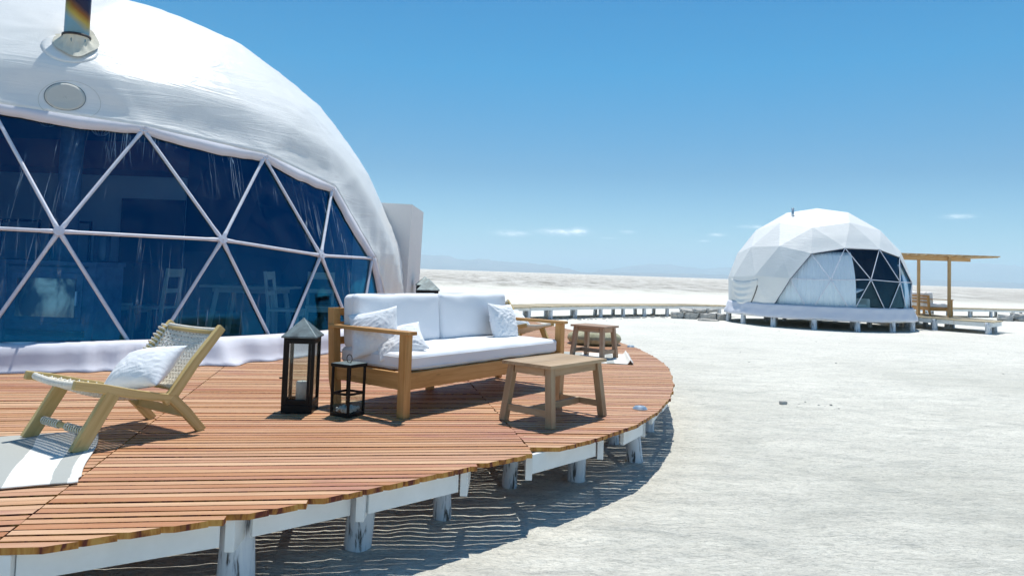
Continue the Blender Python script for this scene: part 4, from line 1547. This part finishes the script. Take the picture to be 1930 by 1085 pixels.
CH = Vector((-2.64, 4.225, DZ)); CR = R_(-32.5)
lounge = build_lounge("pale wood rope lounge chair standing half on the striped rug", CH, CR, "woven rope lounge chairs")
dup(lounge, (.40, 9.95, DZ), R_(46), "pale wood rope lounge chair partly hidden behind the right end of the large sofa")
cm = Matrix.Translation(CH) @ Matrix.Rotation(CR, 4, 'Z')
add_pillow("white pillow lying on the rope lounge chair in front", cm @ Matrix.Translation((.04, .50, .405)) @ Matrix.Rotation(R_(42), 4, 'X') @ Matrix.Rotation(R_(14), 4, 'Z'), .50, .34, .17, 12, .008)
cm2 = Matrix.Translation((.40, 9.95, DZ)) @ Matrix.Rotation(R_(46), 4, 'Z')
add_pillow("white pillow on the lounge chair behind the large sofa", cm2 @ Matrix.Translation((.0, .47, .43)) @ Matrix.Rotation(R_(38), 4, 'X'), .48, .36, .15, 21, .012)


# ------------------------------------------------------------------ lanterns
def build_lantern(label, loc, rz, S, H, roof):
    t = thing("lantern", label, "lantern", loc, rz, "tall black lanterns with pointed zinc roofs")
    h = S / 2; b = .024
    m = MB(); m.box((0, 0, .03), (S, S, .06)); m.build("base", MAT['black'], t, bevel=.003)
    m = MB()
    for sx in (-1, 1):
        for sy in (-1, 1): m.box((sx * (h - b / 2), sy * (h - b / 2), H / 2 + .03), (b, b, H - .062))
    for s in (-1, 1):
        m.box((0, s * (h - .008), H - .02), (S - 2 * b, .016, .04)); m.box((s * (h - .008), 0, H - .02), (.016, S - 2 * b, .04))
        m.box((0, s * (h - .008), .075), (S - 2 * b, .014, .028)); m.box((s * (h - .008), 0, .075), (.014, S - 2 * b, .028))
    m.build("frame", MAT['black'], t, bevel=.002)
    d = MB()
    for s in (-1, 1): d.box((s * (h - b - .010), -h - .004, H / 2 + .03), (.020, .012, H - .10))
    for z in (.09, H - .03): d.box((0, -h - .0035, z), (S - 2 * b - .04, .010, .022))
    dr = d.build("door", MAT['black'], t, bevel=.002)
    m = MB(); m.tube([(-h + .004, -h - .012, H * .47), (-h - .016, -h - .016, H * .47)], .006, 8); m.build("latch", MAT['black'], dr)
    for s in (-1, 1):
        m = MB(); m.box((0, s * (h - .012), H / 2 + .02), (S - 2 * b - .002, .003, H - .10)); m.build("glass_pane", MAT['glass'], t)
        m = MB(); m.box((s * (h - .012), 0, H / 2 + .02), (.003, S - 2 * b - .002, H - .10)); m.build("glass_pane", MAT['glass'], t)
    e = h + .016; m = MB()
    V = [(-e, -e, H), (e, -e, H), (e, e, H), (-e, e, H), (-e, -e, H + .012), (e, -e, H + .012), (e, e, H + .012), (-e, e, H + .012), (0, 0, H + roof)]
    m.add(V, [(3, 2, 1, 0), (0, 1, 5, 4), (1, 2, 6, 5), (2, 3, 7, 6), (3, 0, 4, 7), (4, 5, 8), (5, 6, 8), (6, 7, 8), (7, 4, 8)])
    m.build("roof", MAT['zinc'], t, bevel=.002)
    return t


def candle(label, loc, r, h):
    m = MB(); m.lathe([(0, 0), (r, 0), (r, h - .006), (r - .006, h), (r * .55, h - .012), (0, h - .014)], 28)
    m.tube([(0, 0, h - .014), (.003, 0, h + .012)], .0015, 5)
    o = m.build("candle", MAT['wax'], smooth=True)
    o.location = loc
    tag(o, label, "candle")


ln = build_lantern("tall black lantern with pointed zinc roof beside the left end of the large sofa", (-1.562, 5.46, DZ), R_(3), .228, .555, .145)
candle("white pillar candle standing in the tall lantern beside the sofa", (-1.555, 5.47, DZ + .061), .045, .16)
lb = build_lantern("larger black lantern with pointed zinc roof just visible above the sofa back", (-1.145, 10.0, DZ), R_(5), .285, .80, .17)
dup(lb, (-1.55, 12.95, DZ), R_(12), "black lantern half hidden behind another, close to the vestibule wall of the large dome")


def build_small_lantern():
    S, H = .178, .385; h = S / 2; b = .016
    t = thing("square_lantern", "small black two tier lantern with ring handle on the deck by the sofa leg", "lantern", (-1.18, 5.36, DZ), R_(-30))
    m = MB(); m.box((0, 0, .0125), (S, S, .025)); m.build("base", MAT['black'], t, bevel=.002)
    m = MB()
    for sx in (-1, 1):
        for sy in (-1, 1): m.box((sx * (h - b / 2), sy * (h - b / 2), H / 2), (b, b, H - .052))
    for z in (.165,):
        for s in (-1, 1):
            m.box((0, s * (h - b / 2), z), (S - 2 * b - .001, b - .003, .016)); m.box((s * (h - b / 2), 0, z), (b - .003, S - 2 * b - .001, .016))
    m.build("frame", MAT['black'], t, bevel=.0015)
    m = MB(); m.box((0, 0, H - .013), (S + .004, S + .004, .026)); m.build("top", MAT['zinc'], t, bevel=.002)
    m = MB()
    for s in (-1, 1): m.box((0, s * (h + .003), H - .014), (S + .01, .004, .022)); m.box((s * (h + .003), 0, H - .014), (.004, S + .002, .022))
    m.build("top_rim", MAT['black'], t)
    m = MB(); m.tube([(.026 * math.cos(a), 0, H + .030 + .030 * math.sin(a)) for a in [TAU * q / 24 for q in range(25)]], .0032, 8, cap=False)
    m.build("ring_handle", MAT['black'], t, smooth=True)
    for s in (-1, 1):
        m = MB(); m.box((0, s * (h - .012), .09), (S - .04, .002, .13)); m.build("glass_pane", MAT['glass'], t)
        m = MB(); m.box((s * (h - .012), 0, .09), (.002, S - .04, .13)); m.build("glass_pane", MAT['glass'], t)
    m = MB()
    for i in range(90):
        x, y = rnd.uniform(-.062, .062), rnd.uniform(-.062, .062); r = rnd.uniform(.010, .016)
        m.lathe([(0, -r), (r * .8, -r * .5), (r, 0), (r * .7, r * .6), (0, r * .9)], 7, (x, y, .026 + r * .8 + (i > 50) * .016))
    o = m.build("salt_filling", MAT['wax'], t)
    tag(o, kind="stuff")


build_small_lantern()


# ------------------------------------------------------------------ rugs, floor cushion, deck lights
def build_rug():
    t = MB(); V = []; F = []; U = []
    nx, ny = 60, 46
    L, Wd = 1.16, 1.55
    for i in range(nx + 1):
        for j in range(ny + 1):
            u, v = Wd * i / nx, L * j / ny
            z = .007 + .004 * (fbm(u * 3, v * 3, 4, 3) + .5)
            if i == 0: z += .003
            if j == 0: z += .004 * math.sin(u * 9)
            cx = .012 * math.sin(v * 6) * (1 - i / nx); rc = 0
            if i < 5 and (j < 4 or j > ny - 4): rc = .012 * (5 - i) / 5
            V.append((u + cx + rc, v + .010 * math.sin(u * 5), z)); U.append((u / Wd, v / Wd))
    for i in range(nx):
        for j in range(ny):
            F.append((i * (ny + 1) + j, (i + 1) * (ny + 1) + j, (i + 1) * (ny + 1) + j + 1, i * (ny + 1) + j + 1))
    # local x runs away from the visible right edge; mirror so faces look up
    V = [(-x, y, z) for x, y, z in V]; F = [f[::-1] for f in F]
    t.add(V, F, [[U[k] for k in f] for f in F], r=.5)
    o = t.build("rug", MAT['rug'], smooth=True, solid=.006)
    o.location = (-2.058, 3.532, DZ + .003); o.rotation_euler = (0, 0, R_(26))
    tag(o, "white cotton rug with grey stripes under the front lounge chair", "rug")


build_rug()


def build_rug2():
    t = MB(); V = []; F = []; U = []
    nx, ny = 44, 30
    Wd, L = .95, 1.1
    for i in range(nx + 1):
        for j in range(ny + 1):
            u, v = i / nx, j / ny
            x = u * Wd; z = .006 + .003 * fbm(x * 5, v * 4, 2, 2)
            c = sm((u - .86) / .14)                      # the right end is folded over and humped
            z += .045 * math.sin(PI * min(1, c * 1.0)) + .012 * c
            x -= .05 * c
            V.append((x, v * L, z)); U.append((.25 + u * .5, v))
    for i in range(nx):
        for j in range(ny):
            F.append((i * (ny + 1) + j, (i + 1) * (ny + 1) + j, (i + 1) * (ny + 1) + j + 1, i * (ny + 1) + j + 1))
    t.add(V, F, [[U[k] for k in f] for f in F], r=.5)
    o = t.build("rug", MAT['rug'], smooth=True, solid=.006)
    o.location = (.66, 8.98, DZ + .003); o.rotation_euler = (0, 0, R_(-6))
    tag(o, "small pale rug with a humped end under the reddish side table", "rug")


build_rug2()


def build_pouf():
    t = thing("floor_cushion", "round woven straw floor cushion at the edge of the deck", "floor cushion", (1.36, 11.42, DZ + .003))
    prof = [(0, 0), (.33, 0), (.40, .03), (.425, .085), (.41, .135), (.36, .175), (.28, .192), (.20, .186), (.19, .178), (.12, .183), (.0, .180)]
    m = MB(); V = []; F = []; N = 72
    P = []
    for i in range(len(prof) - 1):
        for s in range(4):
            a, b = prof[i], prof[i + 1]; P.append((a[0] + (b[0] - a[0]) * s / 4, a[1] + (b[1] - a[1]) * s / 4))
    P.append(prof[-1])
    for (r, z) in P:
        for k in range(N):
            a = TAU * k / N
            bb = .006 * math.sin(a * 36 + z * 160) * (1 if .05 < z and r > .1 else 0)
            V.append(((r + bb) * math.cos(a), (r + bb) * math.sin(a), z + .004 * fbm(r * 6, a * 2, 1, 2)))
    for i in range(len(P) - 1):
        for k in range(N):
            j = (k + 1) % N; F.append((i * N + k, i * N + j, (i + 1) * N + j, (i + 1) * N + k))
    m.add(V, F, r=.5)
    m.build("body", MAT['pouf'], t, smooth=True)
    m = MB()
    for rr in (.18, .11):
        m.tube([(rr * math.cos(a), rr * math.sin(a), .190) for a in [TAU * q / 40 for q in range(41)]], .007, 6, cap=False)
    m.build("coil_pattern", MAT['rope'], t, smooth=True)


build_pouf()


def build_deck_light(label, x, y):
    t = thing("deck_light", label, "light", (x, y, DZ + .0015), .3, "small round deck lights")
    m = MB(); m.lathe([(.0, .0), (.062, .0), (.062, .006), (.045, .024), (.030, .026)], 24); m.build("housing", MAT['steel'], t, smooth=False)
    m = MB(); m.lathe([(.0305, .0255), (.02, .029), (.0, .030)], 24); m.build("lens", MAT['steel'], t, smooth=True)
    return t


dl = build_deck_light("small silver round light near the front edge of the deck", 1.105, 5.966)
dup(dl, (1.886, 11.08, DZ + .0015), .8, "small round light at the deck edge beyond the woven floor cushion")


# ------------------------------------------------------------------ boardwalks and far platform
def offset_line(pts, w):
    out = []
    for i, p in enumerate(pts):
        a = pts[max(0, i - 1)]; b = pts[min(len(pts) - 1, i + 1)]
        dx, dy = b[0] - a[0], b[1] - a[1]; l = math.hypot(dx, dy)
        out.append((p[0] - dy / l * w, p[1] + dx / l * w))
    return out


def smooth_line(pts, step):
    out = []
    n = len(pts)
    for i in range(n - 1):
        p0, p1, p2, p3 = pts[max(0, i - 1)], pts[i], pts[i + 1], pts[min(n - 1, i + 2)]
        L = math.hypot(p2[0] - p1[0], p2[1] - p1[1]); m = max(1, int(L / step))
        for k in range(m):
            t = k / m
            out.append(tuple(.5 * (2 * p1[c] + (p2[c] - p0[c]) * t + (2 * p0[c] - 5 * p1[c] + 4 * p2[c] - p3[c]) * t * t + (3 * p1[c] - p0[c] - 3 * p2[c] + p3[c]) * t ** 3) for c in (0, 1)))
    out.append(pts[-1])
    return out


def build_walk(label, pts, w, z, post_step=1.15):
    t = thing("boardwalk", label, "boardwalk", (pts[0][0], pts[0][1], 0))
    ox, oy = pts[0]
    P = smooth_line([(x - ox, y - oy) for x, y in pts], .115)
    Q = offset_line(P, w)
    m = MB()
    for i in range(len(P) - 1):
        g = .07
        a, b, c, d = P[i], P[i + 1], Q[i + 1], Q[i]
        a = (a[0] + (b[0] - a[0]) * g, a[1] + (b[1] - a[1]) * g); d = (d[0] + (c[0] - d[0]) * g, d[1] + (c[1] - d[1]) * g)
        j = rnd.uniform(-.02, .03)
        zz = z + rnd.uniform(-.003, .003) + (.006 * math.sin(i * .11))
        nx, ny = (a[0] - d[0]) / w, (a[1] - d[1]) / w
        a = (a[0] + nx * j, a[1] + ny * j); b = (b[0] + nx * j, b[1] + ny * j)
        V = [(*q, zz) for q in (a, b, c, d)] + [(*q, zz - .028) for q in (a, b, c, d)]
        o = rnd.random() * 40
        m.add(V, [(0, 1, 2, 3), (7, 6, 5, 4), (0, 4, 5, 1), (1, 5, 6, 2), (2, 6, 7, 3), (3, 7, 4, 0)],
              [[(o, 0), (o, .12), (o + w, .12), (o + w, 0)]] * 6)
    m.build("decking", MAT['far_wood'], t)
    for line, dd in ((P, .05), (Q, -.05)):
        L2 = offset_line(line, dd)
        acc = 0; last = L2[0]
        m = MB()
        sx = L2[0]
        for i in range(1, len(L2)):
            acc += math.hypot(L2[i][0] - L2[i - 1][0], L2[i][1] - L2[i - 1][1])
            if acc > 2.2 or i == len(L2) - 1:
                m.beam((*sx, z - .078), (*L2[i], z - .078), .03, .10); sx = L2[i]; acc = 0
        m.build("edge_beam", MAT['fascia'], t)
    for line, dd in ((P, .11), (Q, -.11)):
        L2 = offset_line(line, dd)
        acc = rnd.uniform(0, .6)
        for i in range(1, len(L2)):
            acc += math.hypot(L2[i][0] - L2[i - 1][0], L2[i][1] - L2[i - 1][1])
            if acc > post_step:
                acc = rnd.uniform(-.25, .25)
                log_post(t, L2[i][0], L2[i][1], 0, .075, (rnd.uniform(-.03, .03), 0), top=z - .03, n=10)
    return t


build_walk("long raised boardwalk on white posts from the terrace to the small dome", [(-4.5, 19.3), (-2.2, 20.2), (0, 21.95), (2.56, 24.6), (5.0, 26.7), (7.2, 28.1), (9.2, 28.9)], 1.35, DZ + .015)
build_walk("raised boardwalk running out of the frame behind the wooden pergola", [(16.9, 31.0), (19.0, 33.4), (22.0, 35.2), (26.5, 36.9), (34, 39)], 1.4, DZ + .01, 1.5)

FC = Vector((10.90, 25.45, 1.10)); FR = 3.0


def build_far_platform():
    t = thing("round_platform", "round white platform on short posts carrying the small dome", "platform", (FC.x, FC.y, 0))
    pr = FR * 1.030; z = DZ
    m = MB(); m.lathe([(0, z), (pr, z), (pr, z - .03), (0, z - .03)], 60); m.build("floor", MAT['far_wood'], t)
    N = 15
    for i in range(N):
        a, b = TAU * i / N + .1, TAU * (i + 1) / N + .1
        m = MB(); m.beam(((pr - .01) * math.cos(a), (pr - .01) * math.sin(a), z - .072), ((pr - .01) * math.cos(b), (pr - .01) * math.sin(b), z - .072), .04, .08); m.build("fascia_board", MAT['fascia'], t)
    for i in range(N):
        a = TAU * (i) / N + .1
        log_post(t, (pr - .05) * math.cos(a), (pr - .05) * math.sin(a), 0, .085, top=z - .031, n=10)
    for i in range(8):
        a = TAU * i / 8 + .3
        log_post(t, 1.7 * math.cos(a), 1.7 * math.sin(a), 0, .08, top=z - .031, n=8)


build_far_platform()


def build_far_dome():
    t = thing("dome_tent", "small white faceted dome tent with a half drawn curtain on its own platform", "dome tent", FC)
    geo = Geo(3, -3.298, 4, 2)
    win, rest, border = geo.window_sets(0, 4)
    bseg = [(geo.V[a], geo.V[b]) for a, b in zip(border, border[1:])]

    def pos(p):
        q = p.normalized(); d = min(seg_dist(q, a, b) for a, b in bseg)
        pl = p.length; s = .10 * (1 - pl) * 8
        az = math.atan2(q.y, q.x)
        w = .0012 * fbm(az * 7, q.z * 7, 2, 3)
        if q.z < .12: w += .004 * fbm(az * 14, q.z * 5, 6, 3) * sm((.12 - q.z) / .1)
        return p * (1.010 + .012 * sm(d / .2) + w)
    cover_mesh(geo, rest, FR, 10, pos).build("cover", MAT['cover_far'], t, solid=.012)
    cover_mesh(geo, rest, FR * .975, 1, lambda p: p).build("inner_lining", MAT['lining'], t)
    struts(geo, win, FR, t, .013, False, 1.004)
    panes(geo, win, FR, t, MAT['pane_far'], .994, .004)
    # skirt hanging over the platform edge, with a wavy hem
    m = MB(); V = []; F = []; N = 360
    base = DZ - FC.z
    prof = [(1.002, base + .34), (1.009, base + .28), (1.016, base + .20), (1.026, base + .11), (1.040, base + .03), (1.046, base - .04), (1.047, base - .10)]
    for i in range(N):
        a = TAU * i / N
        for k, (r, z) in enumerate(prof):
            q = k / (len(prof) - 1)
            rr = r + .003 * q * math.sin(a * 38 + 3 * math.sin(a * 9)) + .005 * math.sin(PI * q) * fbm(a * 9, q * 2.5, 3, 3) + .003 * math.sin(PI * q) * math.sin(a * 26 + q * 7 + 2 * math.sin(a * 5))
            zz = z + (.035 * max(0, math.sin(a * 7.5 + .4)) ** 2 * sm((q - .6) / .4)) + .012 * fbm(a * 9, q, 7, 2)
            V.append((rr * FR * math.cos(a), rr * FR * math.sin(a), zz))
    for i in range(N):
        j = (i + 1) % N
        for k in range(len(prof) - 1): F.append((i * 7 + k, i * 7 + k + 1, j * 7 + k + 1, j * 7 + k))
    m.add(V, F, r=0); m.build("skirt", MAT['skirt'], t, smooth=True, solid=.006)

    def an(i): return math.atan2(geo.V[i].y, geo.V[i].x)
    # curtain drawn across the left windows, and a gathered one at the far right
    def curtain(a0, a1, gather, zt):
        m = MB(); V = []; F = []; n = int(abs(a1 - a0) * 120); rows = 14
        for i in range(n + 1):
            a = a0 + (a1 - a0) * i / n
            for k in range(rows + 1):
                z = base + .02 + (zt - base - .02) * k / rows
                rr = math.sqrt(max(.05, (.945) ** 2 - (z / FR) ** 2)) * FR
                rr += (.010 + gather) * math.sin(a * 70 + 2 * math.sin(a * 11)) + .008 * math.sin(a * 190)
                V.append((rr * math.cos(a), rr * math.sin(a), z))
        for i in range(n):
            for k in range(rows): F.append((i * (rows + 1) + k, i * (rows + 1) + k + 1, (i + 1) * (rows + 1) + k + 1, (i + 1) * (rows + 1) + k))
        m.add(V, F, r=0); m.build("curtain", MAT['curtain'], t, smooth=True, solid=.004)
    aM = {j: an(geo.M[j]) for j in range(-1, 6)}
    def un(a, ref):
        return ref + ((a - ref + PI) % TAU - PI)
    a1 = aM[1]
    L = un(aM[0], a1) - .28; Rr = a1 + (un(aM[2], a1) - a1) * .66
    curtain(L, Rr, .0, 1.42)
    m3 = un(aM[3], a1)
    curtain(m3 + .22, m3 + .75, .03, 1.1)
    # roof flue and small roof fitting
    m = MB(); m.tube([(0, 0, -.15), (0, 0, .30)], .045, 12); fl = m.build("flue", MAT['steel'], t, smooth=True)
    d = geo_dir = Vector((-1.10, -.55, 0)); z = math.sqrt((FR * .985) ** 2 - d.length_squared); fl.location = (d.x, d.y, z)
    m = MB(); m.box((0, 0, .03), (.09, .07, .10)); fl = m.build("roof_fitting", MAT['steel'], t); fl.location = (1.42, .5, math.sqrt((FR * .995) ** 2 - 1.42 ** 2 - .25))
    # side window covered by a folded flap, left of the big opening
    c = un(aM[0], a1) - .66
    m = MB()
    def sp(a, z, lift=.018):
        q = Vector((math.cos(a) * math.sqrt(max(.01, 1 - z * z)), math.sin(a) * math.sqrt(max(.01, 1 - z * z)), z))
        best = 1.0
        for f in rest:
            A, B, C = (geo.V[i] for i in f); n = (B - A).cross(C - A); den = n.dot(q)
            if den <= 0: continue
            s = n.dot(A) / den; p = q * s
            if all((Y - X).cross(p - X).dot(n) >= -1e-5 for X, Y in ((A, B), (B, C), (C, A))): best = s; break
        return q * (best * 1.022 * FR + lift)
    folds = []
    V = []; F = []; nu, nv = 30, 20
    for i in range(nu + 1):
        for k in range(nv + 1):
            u, v = i / nu * 2 - 1, k / nv
            hwid = .285 * (1 - .45 * v ** 1.5); a = c + u * hwid; z0 = .155 - .285 * v * (1 - .0 * u * u)
            sag = .020 * math.sin(v * 24 - 2.2 * (1 - u * u)) * (1 - u * u) * (.3 + v)
            V.append(sp(a, z0 - .03 * (1 - u * u) * (1 - v), .012 + sag * .9 + .012 * (1 - abs(u)) * v))
    for i in range(nu):
        for k in range(nv): F.append((i * (nv + 1) + k, i * (nv + 1) + k + 1, (i + 1) * (nv + 1) + k + 1, (i + 1) * (nv + 1) + k))
    m.add(V, F, r=0); m.build("window_flap", MAT['cover_far'], t, smooth=True, solid=.006)
    m = MB(); m.tube([sp(c + .285 * (1 - .45 * v ** 1.5) + .012, .155 - .285 * v, .012) for v in (.25, .4, .55, .7, .85, .97)] + [sp(c + .285 * .55 - .05 * k, .155 - .287, .012) for k in (1, 2)], .011, 6)
    m.tube([sp(c - .285 * .55 + .02 + .03 * k, .155 - .285 * .985 + .012 * (k == 0), .014) for k in range(3)], .008, 6)
    m.build("flap_zip", MAT['black_ring'], t)
    return t, aM, a1


fd, aM, aref = build_far_dome()


def build_armchair():
    a = aref + ((aM[2] - aref + PI) % TAU - PI) + .02
    x, y = FC.x + 2.0 * math.cos(a), FC.y + 2.0 * math.sin(a)
    t = thing("armchair", "beige armchair behind the window of the small dome", "armchair", (x, y, DZ + .003), a + PI / 2 + .3)
    m = MB(); rounded_box(m, (.66, .60, .30), .06, 6); o = m.build("seat", MAT['armchair'], t, smooth=True); o.location = (0, 0, .27)
    m = MB(); rounded_box(m, (.70, .18, .55), .07, 6); o = m.build("backrest", MAT['armchair'], t, smooth=True); o.location = (0, .27, .58)
    for s in (-1, 1):
        m = MB(); rounded_box(m, (.14, .66, .50), .06, 6); o = m.build("armrest", MAT['armchair'], t, smooth=True); o.location = (s * .37, 0, .35)
        for q in (-1, 1):
            m = MB(); m.tube([(s * .3, q * .26, 0), (s * .3, q * .26, .14)], .02, 8); m.build("leg", MAT['pale'], t)
    m = pillow_mesh(.55, .45, .12, 5, .02, 20); o = m.build("throw_blanket", MAT['pillow'], smooth=True)
    o.matrix_world = Matrix.Translation((x, y, DZ + .84)) @ Matrix.Rotation(a + .2, 4, 'Z') @ Matrix.Rotation(.3, 4, 'X')
    tag(o, "crumpled white blanket thrown over the armchair in the small dome", "blanket")


build_armchair()


def build_side_platform():
    poly = [(13.55, 25.9), (15.50, 22.95), (16.62, 24.1), (16.3, 27.2), (16.9, 30.8), (15.4, 31.3), (14.0, 29.2), (13.9, 27)]
    ox, oy = 15.3, 26
    t = thing("side_platform", "narrow slatted platform right of the small dome under the pergola", "platform", (ox, oy, 0))
    pl = [(x - ox, y - oy) for x, y in poly]
    m = MB(); planks(m, pl, R_(-52), .11, .010, DZ, .03); m.build("decking", MAT['far_wood'], t)
    for i in range(len(pl)):
        a, b = Vector((*pl[i], 0)), Vector((*pl[(i + 1) % len(pl)], 0))
        d = (b - a).normalized(); inn = Vector((-d.y, d.x, 0)) * .06
        m = MB(); m.beam(a + inn + Vector((0, 0, DZ - .105)) + d * .04, b + inn + Vector((0, 0, DZ - .105)) - d * .04, .035, .135); m.build("fascia_board", MAT['fascia'], t)
    for (x, y) in ((14.55, 24.5), (15.47, 23.15), (15.9, 23.75), (16.45, 24.3), (14.2, 25.6), (15.4, 25.2), (16.2, 26.2), (14.6, 26.8), (15.7, 27.6), (15.0, 28.8), (16.3, 29.4), (14.8, 25.0), (15.1, 26.0), (16.6, 30.6)):
        log_post(t, x - ox, y - oy, 0, .085, top=DZ - .032, n=10)


build_side_platform()


def build_pergola():
    ox, oy = 15.2, 25.7
    t = thing("pergola", "simple pine pergola with a flat slatted roof beside the small dome", "pergola", (ox, oy, DZ))
    H = 2.14
    ps = [(14.99, 26.25), (15.50, 25.25)]
    for x, y in ps:
        m = MB(); m.box((x - ox, y - oy, H / 2), (.085, .085, H)); m.build("post", MAT['pergola'], t, bevel=.004)
    for (a, b, z) in (((13.80, 25.34), (16.05, 25.28), H - .06), ((14.0, 26.33), (16.9, 26.27), H - .06), ):
        m = MB(); m.beam((a[0] - ox, a[1] - oy, z), (b[0] - ox, b[1] - oy, z), .045, .12); m.build("beam", MAT['pergola'], t, bevel=.003)
    for i in range(11):
        x = 13.75 + 3.2 * i / 10
        m = MB(); m.beam((x - ox, 24.95 - oy, H + .018), (x + .12 - ox, 26.75 - oy, H + .018), .16, .034)
        m.build("roof_slat", MAT['pergola'], t)
    for y in (25.05, 26.6):
        m = MB(); m.beam((13.65 - ox, y - oy, H + .053), (17.15 - ox, y - oy, H + .050), .07, .034); m.build("roof_batten", MAT['pergola'], t)


build_pergola()
dup(sofa, (15.95, 25.75, DZ), R_(84), "distant wooden sofa with white cushions under the pergola", .98)


# ------------------------------------------------------------------ salt blocks and loose stones
def rock_mesh(sx, sy, sz, seed, rough=.10):
    mb = MB(); key = {}; V = []; F = []; n = 5
    for ax in range(3):
        o = [a for a in range(3) if a != ax]
        for sg in (-1, 1):
            for i in range(n):
                for j in range(n):
                    q = []
                    for (a, b) in ((i, j), (i + 1, j), (i + 1, j + 1), (i, j + 1)):
                        p = [0, 0, 0]; p[ax] = sg; p[o[0]] = -1 + 2 * a / n; p[o[1]] = -1 + 2 * b / n
                        kk = tuple(round(c, 4) for c in p)
                        if kk not in key:
                            v = Vector(p); v = v.lerp(v.normalized() * 1.15, .35)
                            v *= 1 + rough * 2 * fbm(v.x * 1.3 + seed, v.y * 1.3, v.z * 1.3, 3)
                            key[kk] = len(V); V.append((v.x * sx / 2, v.y * sy / 2, v.z * sz / 2))
                        q.append(key[kk])
                    if (sg > 0) == (ax == 1): q = q[::-1]
                    F.append(tuple(q))
    mb.add(V, F, r=.5)
    return mb


def add_rock(name, label, cat, loc, s, rz, seed, group, mat='rock', tilt=0):
    o = rock_mesh(*s, seed).build(name, MAT[mat])
    o.location = loc; o.rotation_euler = (tilt, tilt * .6, rz); tag(o, label, cat, group)
    return o


gz = .03
low = [(6.20, 26.45, .42, "leftmost lower block of the salt block stack before the boardwalk"), (6.66, 26.35, .52, "second lower salt block from the left before the boardwalk"),
       (7.24, 26.25, .60, "third lower salt block from the left before the boardwalk"), (7.73, 26.25, .36, "rightmost lower salt block next to the small dome")]
for i, (x, y, w, lab) in enumerate(low):
    add_rock("salt_block", lab, "stone block", (x, y, gz + .11), (w, .4, .25), rnd.uniform(-.1, .1), i * 3, "stacked salt blocks left of the small dome")
up = [(6.55, 26.45, .50, .10, "flat slab on top of the salt block stack, left one"), (6.98, 26.4, .46, .14, "flat slab on top of the salt block stack, middle one"),
      (7.38, 26.4, .46, .11, "flat slab on top of the salt block stack, right one")]
for i, (x, y, w, h, lab) in enumerate(up):
    add_rock("salt_block", lab, "stone block", (x, y, gz + .295 + .01 * i), (w, .42, h), rnd.uniform(-.4, .4), 30 + i * 3, "stacked salt blocks left of the small dome", tilt=.12 - .1 * i)
add_rock("salt_block", "thin broken slab lying on the ground in front of the salt block stack", "stone block", (7.05, 25.4, gz + .03), (.75, .3, .07), .2, 70, "stacked salt blocks left of the small dome", tilt=.06)
rp = [(22.9, 33.1, .7, .30, "leftmost pale salt boulder at the right edge"), (23.7, 33.2, .8, .38, "tall pale salt boulder at the right edge"), (24.6, 33.0, .9, .34, "broad pale salt boulder at the far right edge"), (24.1, 32.5, .6, .18, "low pale salt boulder in front of the others at the right edge")]
for i, (x, y, w, h, lab) in enumerate(rp):
    add_rock("salt_boulder", lab, "boulder", (x, y, gz + h * .4), (w, .6, h), rnd.random(), 50 + 4 * i, "salt boulders by the right boardwalk", tilt=.1)
# a few dark pebbles on the flat
add_rock("stone", "single dark stone lying alone on the salt flat right of the terrace", "stone", (3.46, 9.02, .012), (.09, .06, .05), .3, 90, None, 'pebble')
peb = MB()
for i in range(200):
    if i < 9:
        x, y = 3.46 + rnd.uniform(.05, 1.1), 9.0 + rnd.gauss(0, .10)
        s = rnd.uniform(.008, .022)
    elif i < 170:
        u = rnd.random(); x, y = -0.5 + 7.5 * u, 21.7 + 6.4 * u + rnd.uniform(-.5, 1.3); s = rnd.uniform(.03, .09)
    else:
        x, y = rnd.uniform(2.5, 12), rnd.uniform(12, 24); s = rnd.uniform(.010, .022)
    b = rock_mesh(s * rnd.uniform(1, 1.8), s, s * .6, i, .2)
    z = ground_z(x, y) + s * .12; V = [(p[0] + x, p[1] + y, p[2] + z) for p in b.v]
    peb.add(V, b.f, r=.5)
tag(peb.build("pebbles", MAT['pebble']), "scattered grey pebbles and salt crumbs on the flat ground", "pebbles", kind="stuff")

# ------------------------------------------------------------------ the air between here and the hills
hz = MB(); hz.box((0, 14000, 470), (76000, 60000, 950))
hm = bpy.data.materials.new("haze_air"); hm.use_nodes = True
hn = hm.node_tree.nodes; hn.remove(hn["Principled BSDF"])
pv = hn.new("ShaderNodeVolumePrincipled")
pv.inputs["Color"].default_value = (.66, .86, .97, 1)
pv.inputs["Density"].default_value = 7.5e-5
pv.inputs["Anisotropy"].default_value = 0
hm.node_tree.links.new(pv.outputs[0], hn["Material Output"].inputs["Volume"])
ho = hz.build("haze", hm)
tag(ho, "thin pale blue haze fading the far hills", kind="stuff")
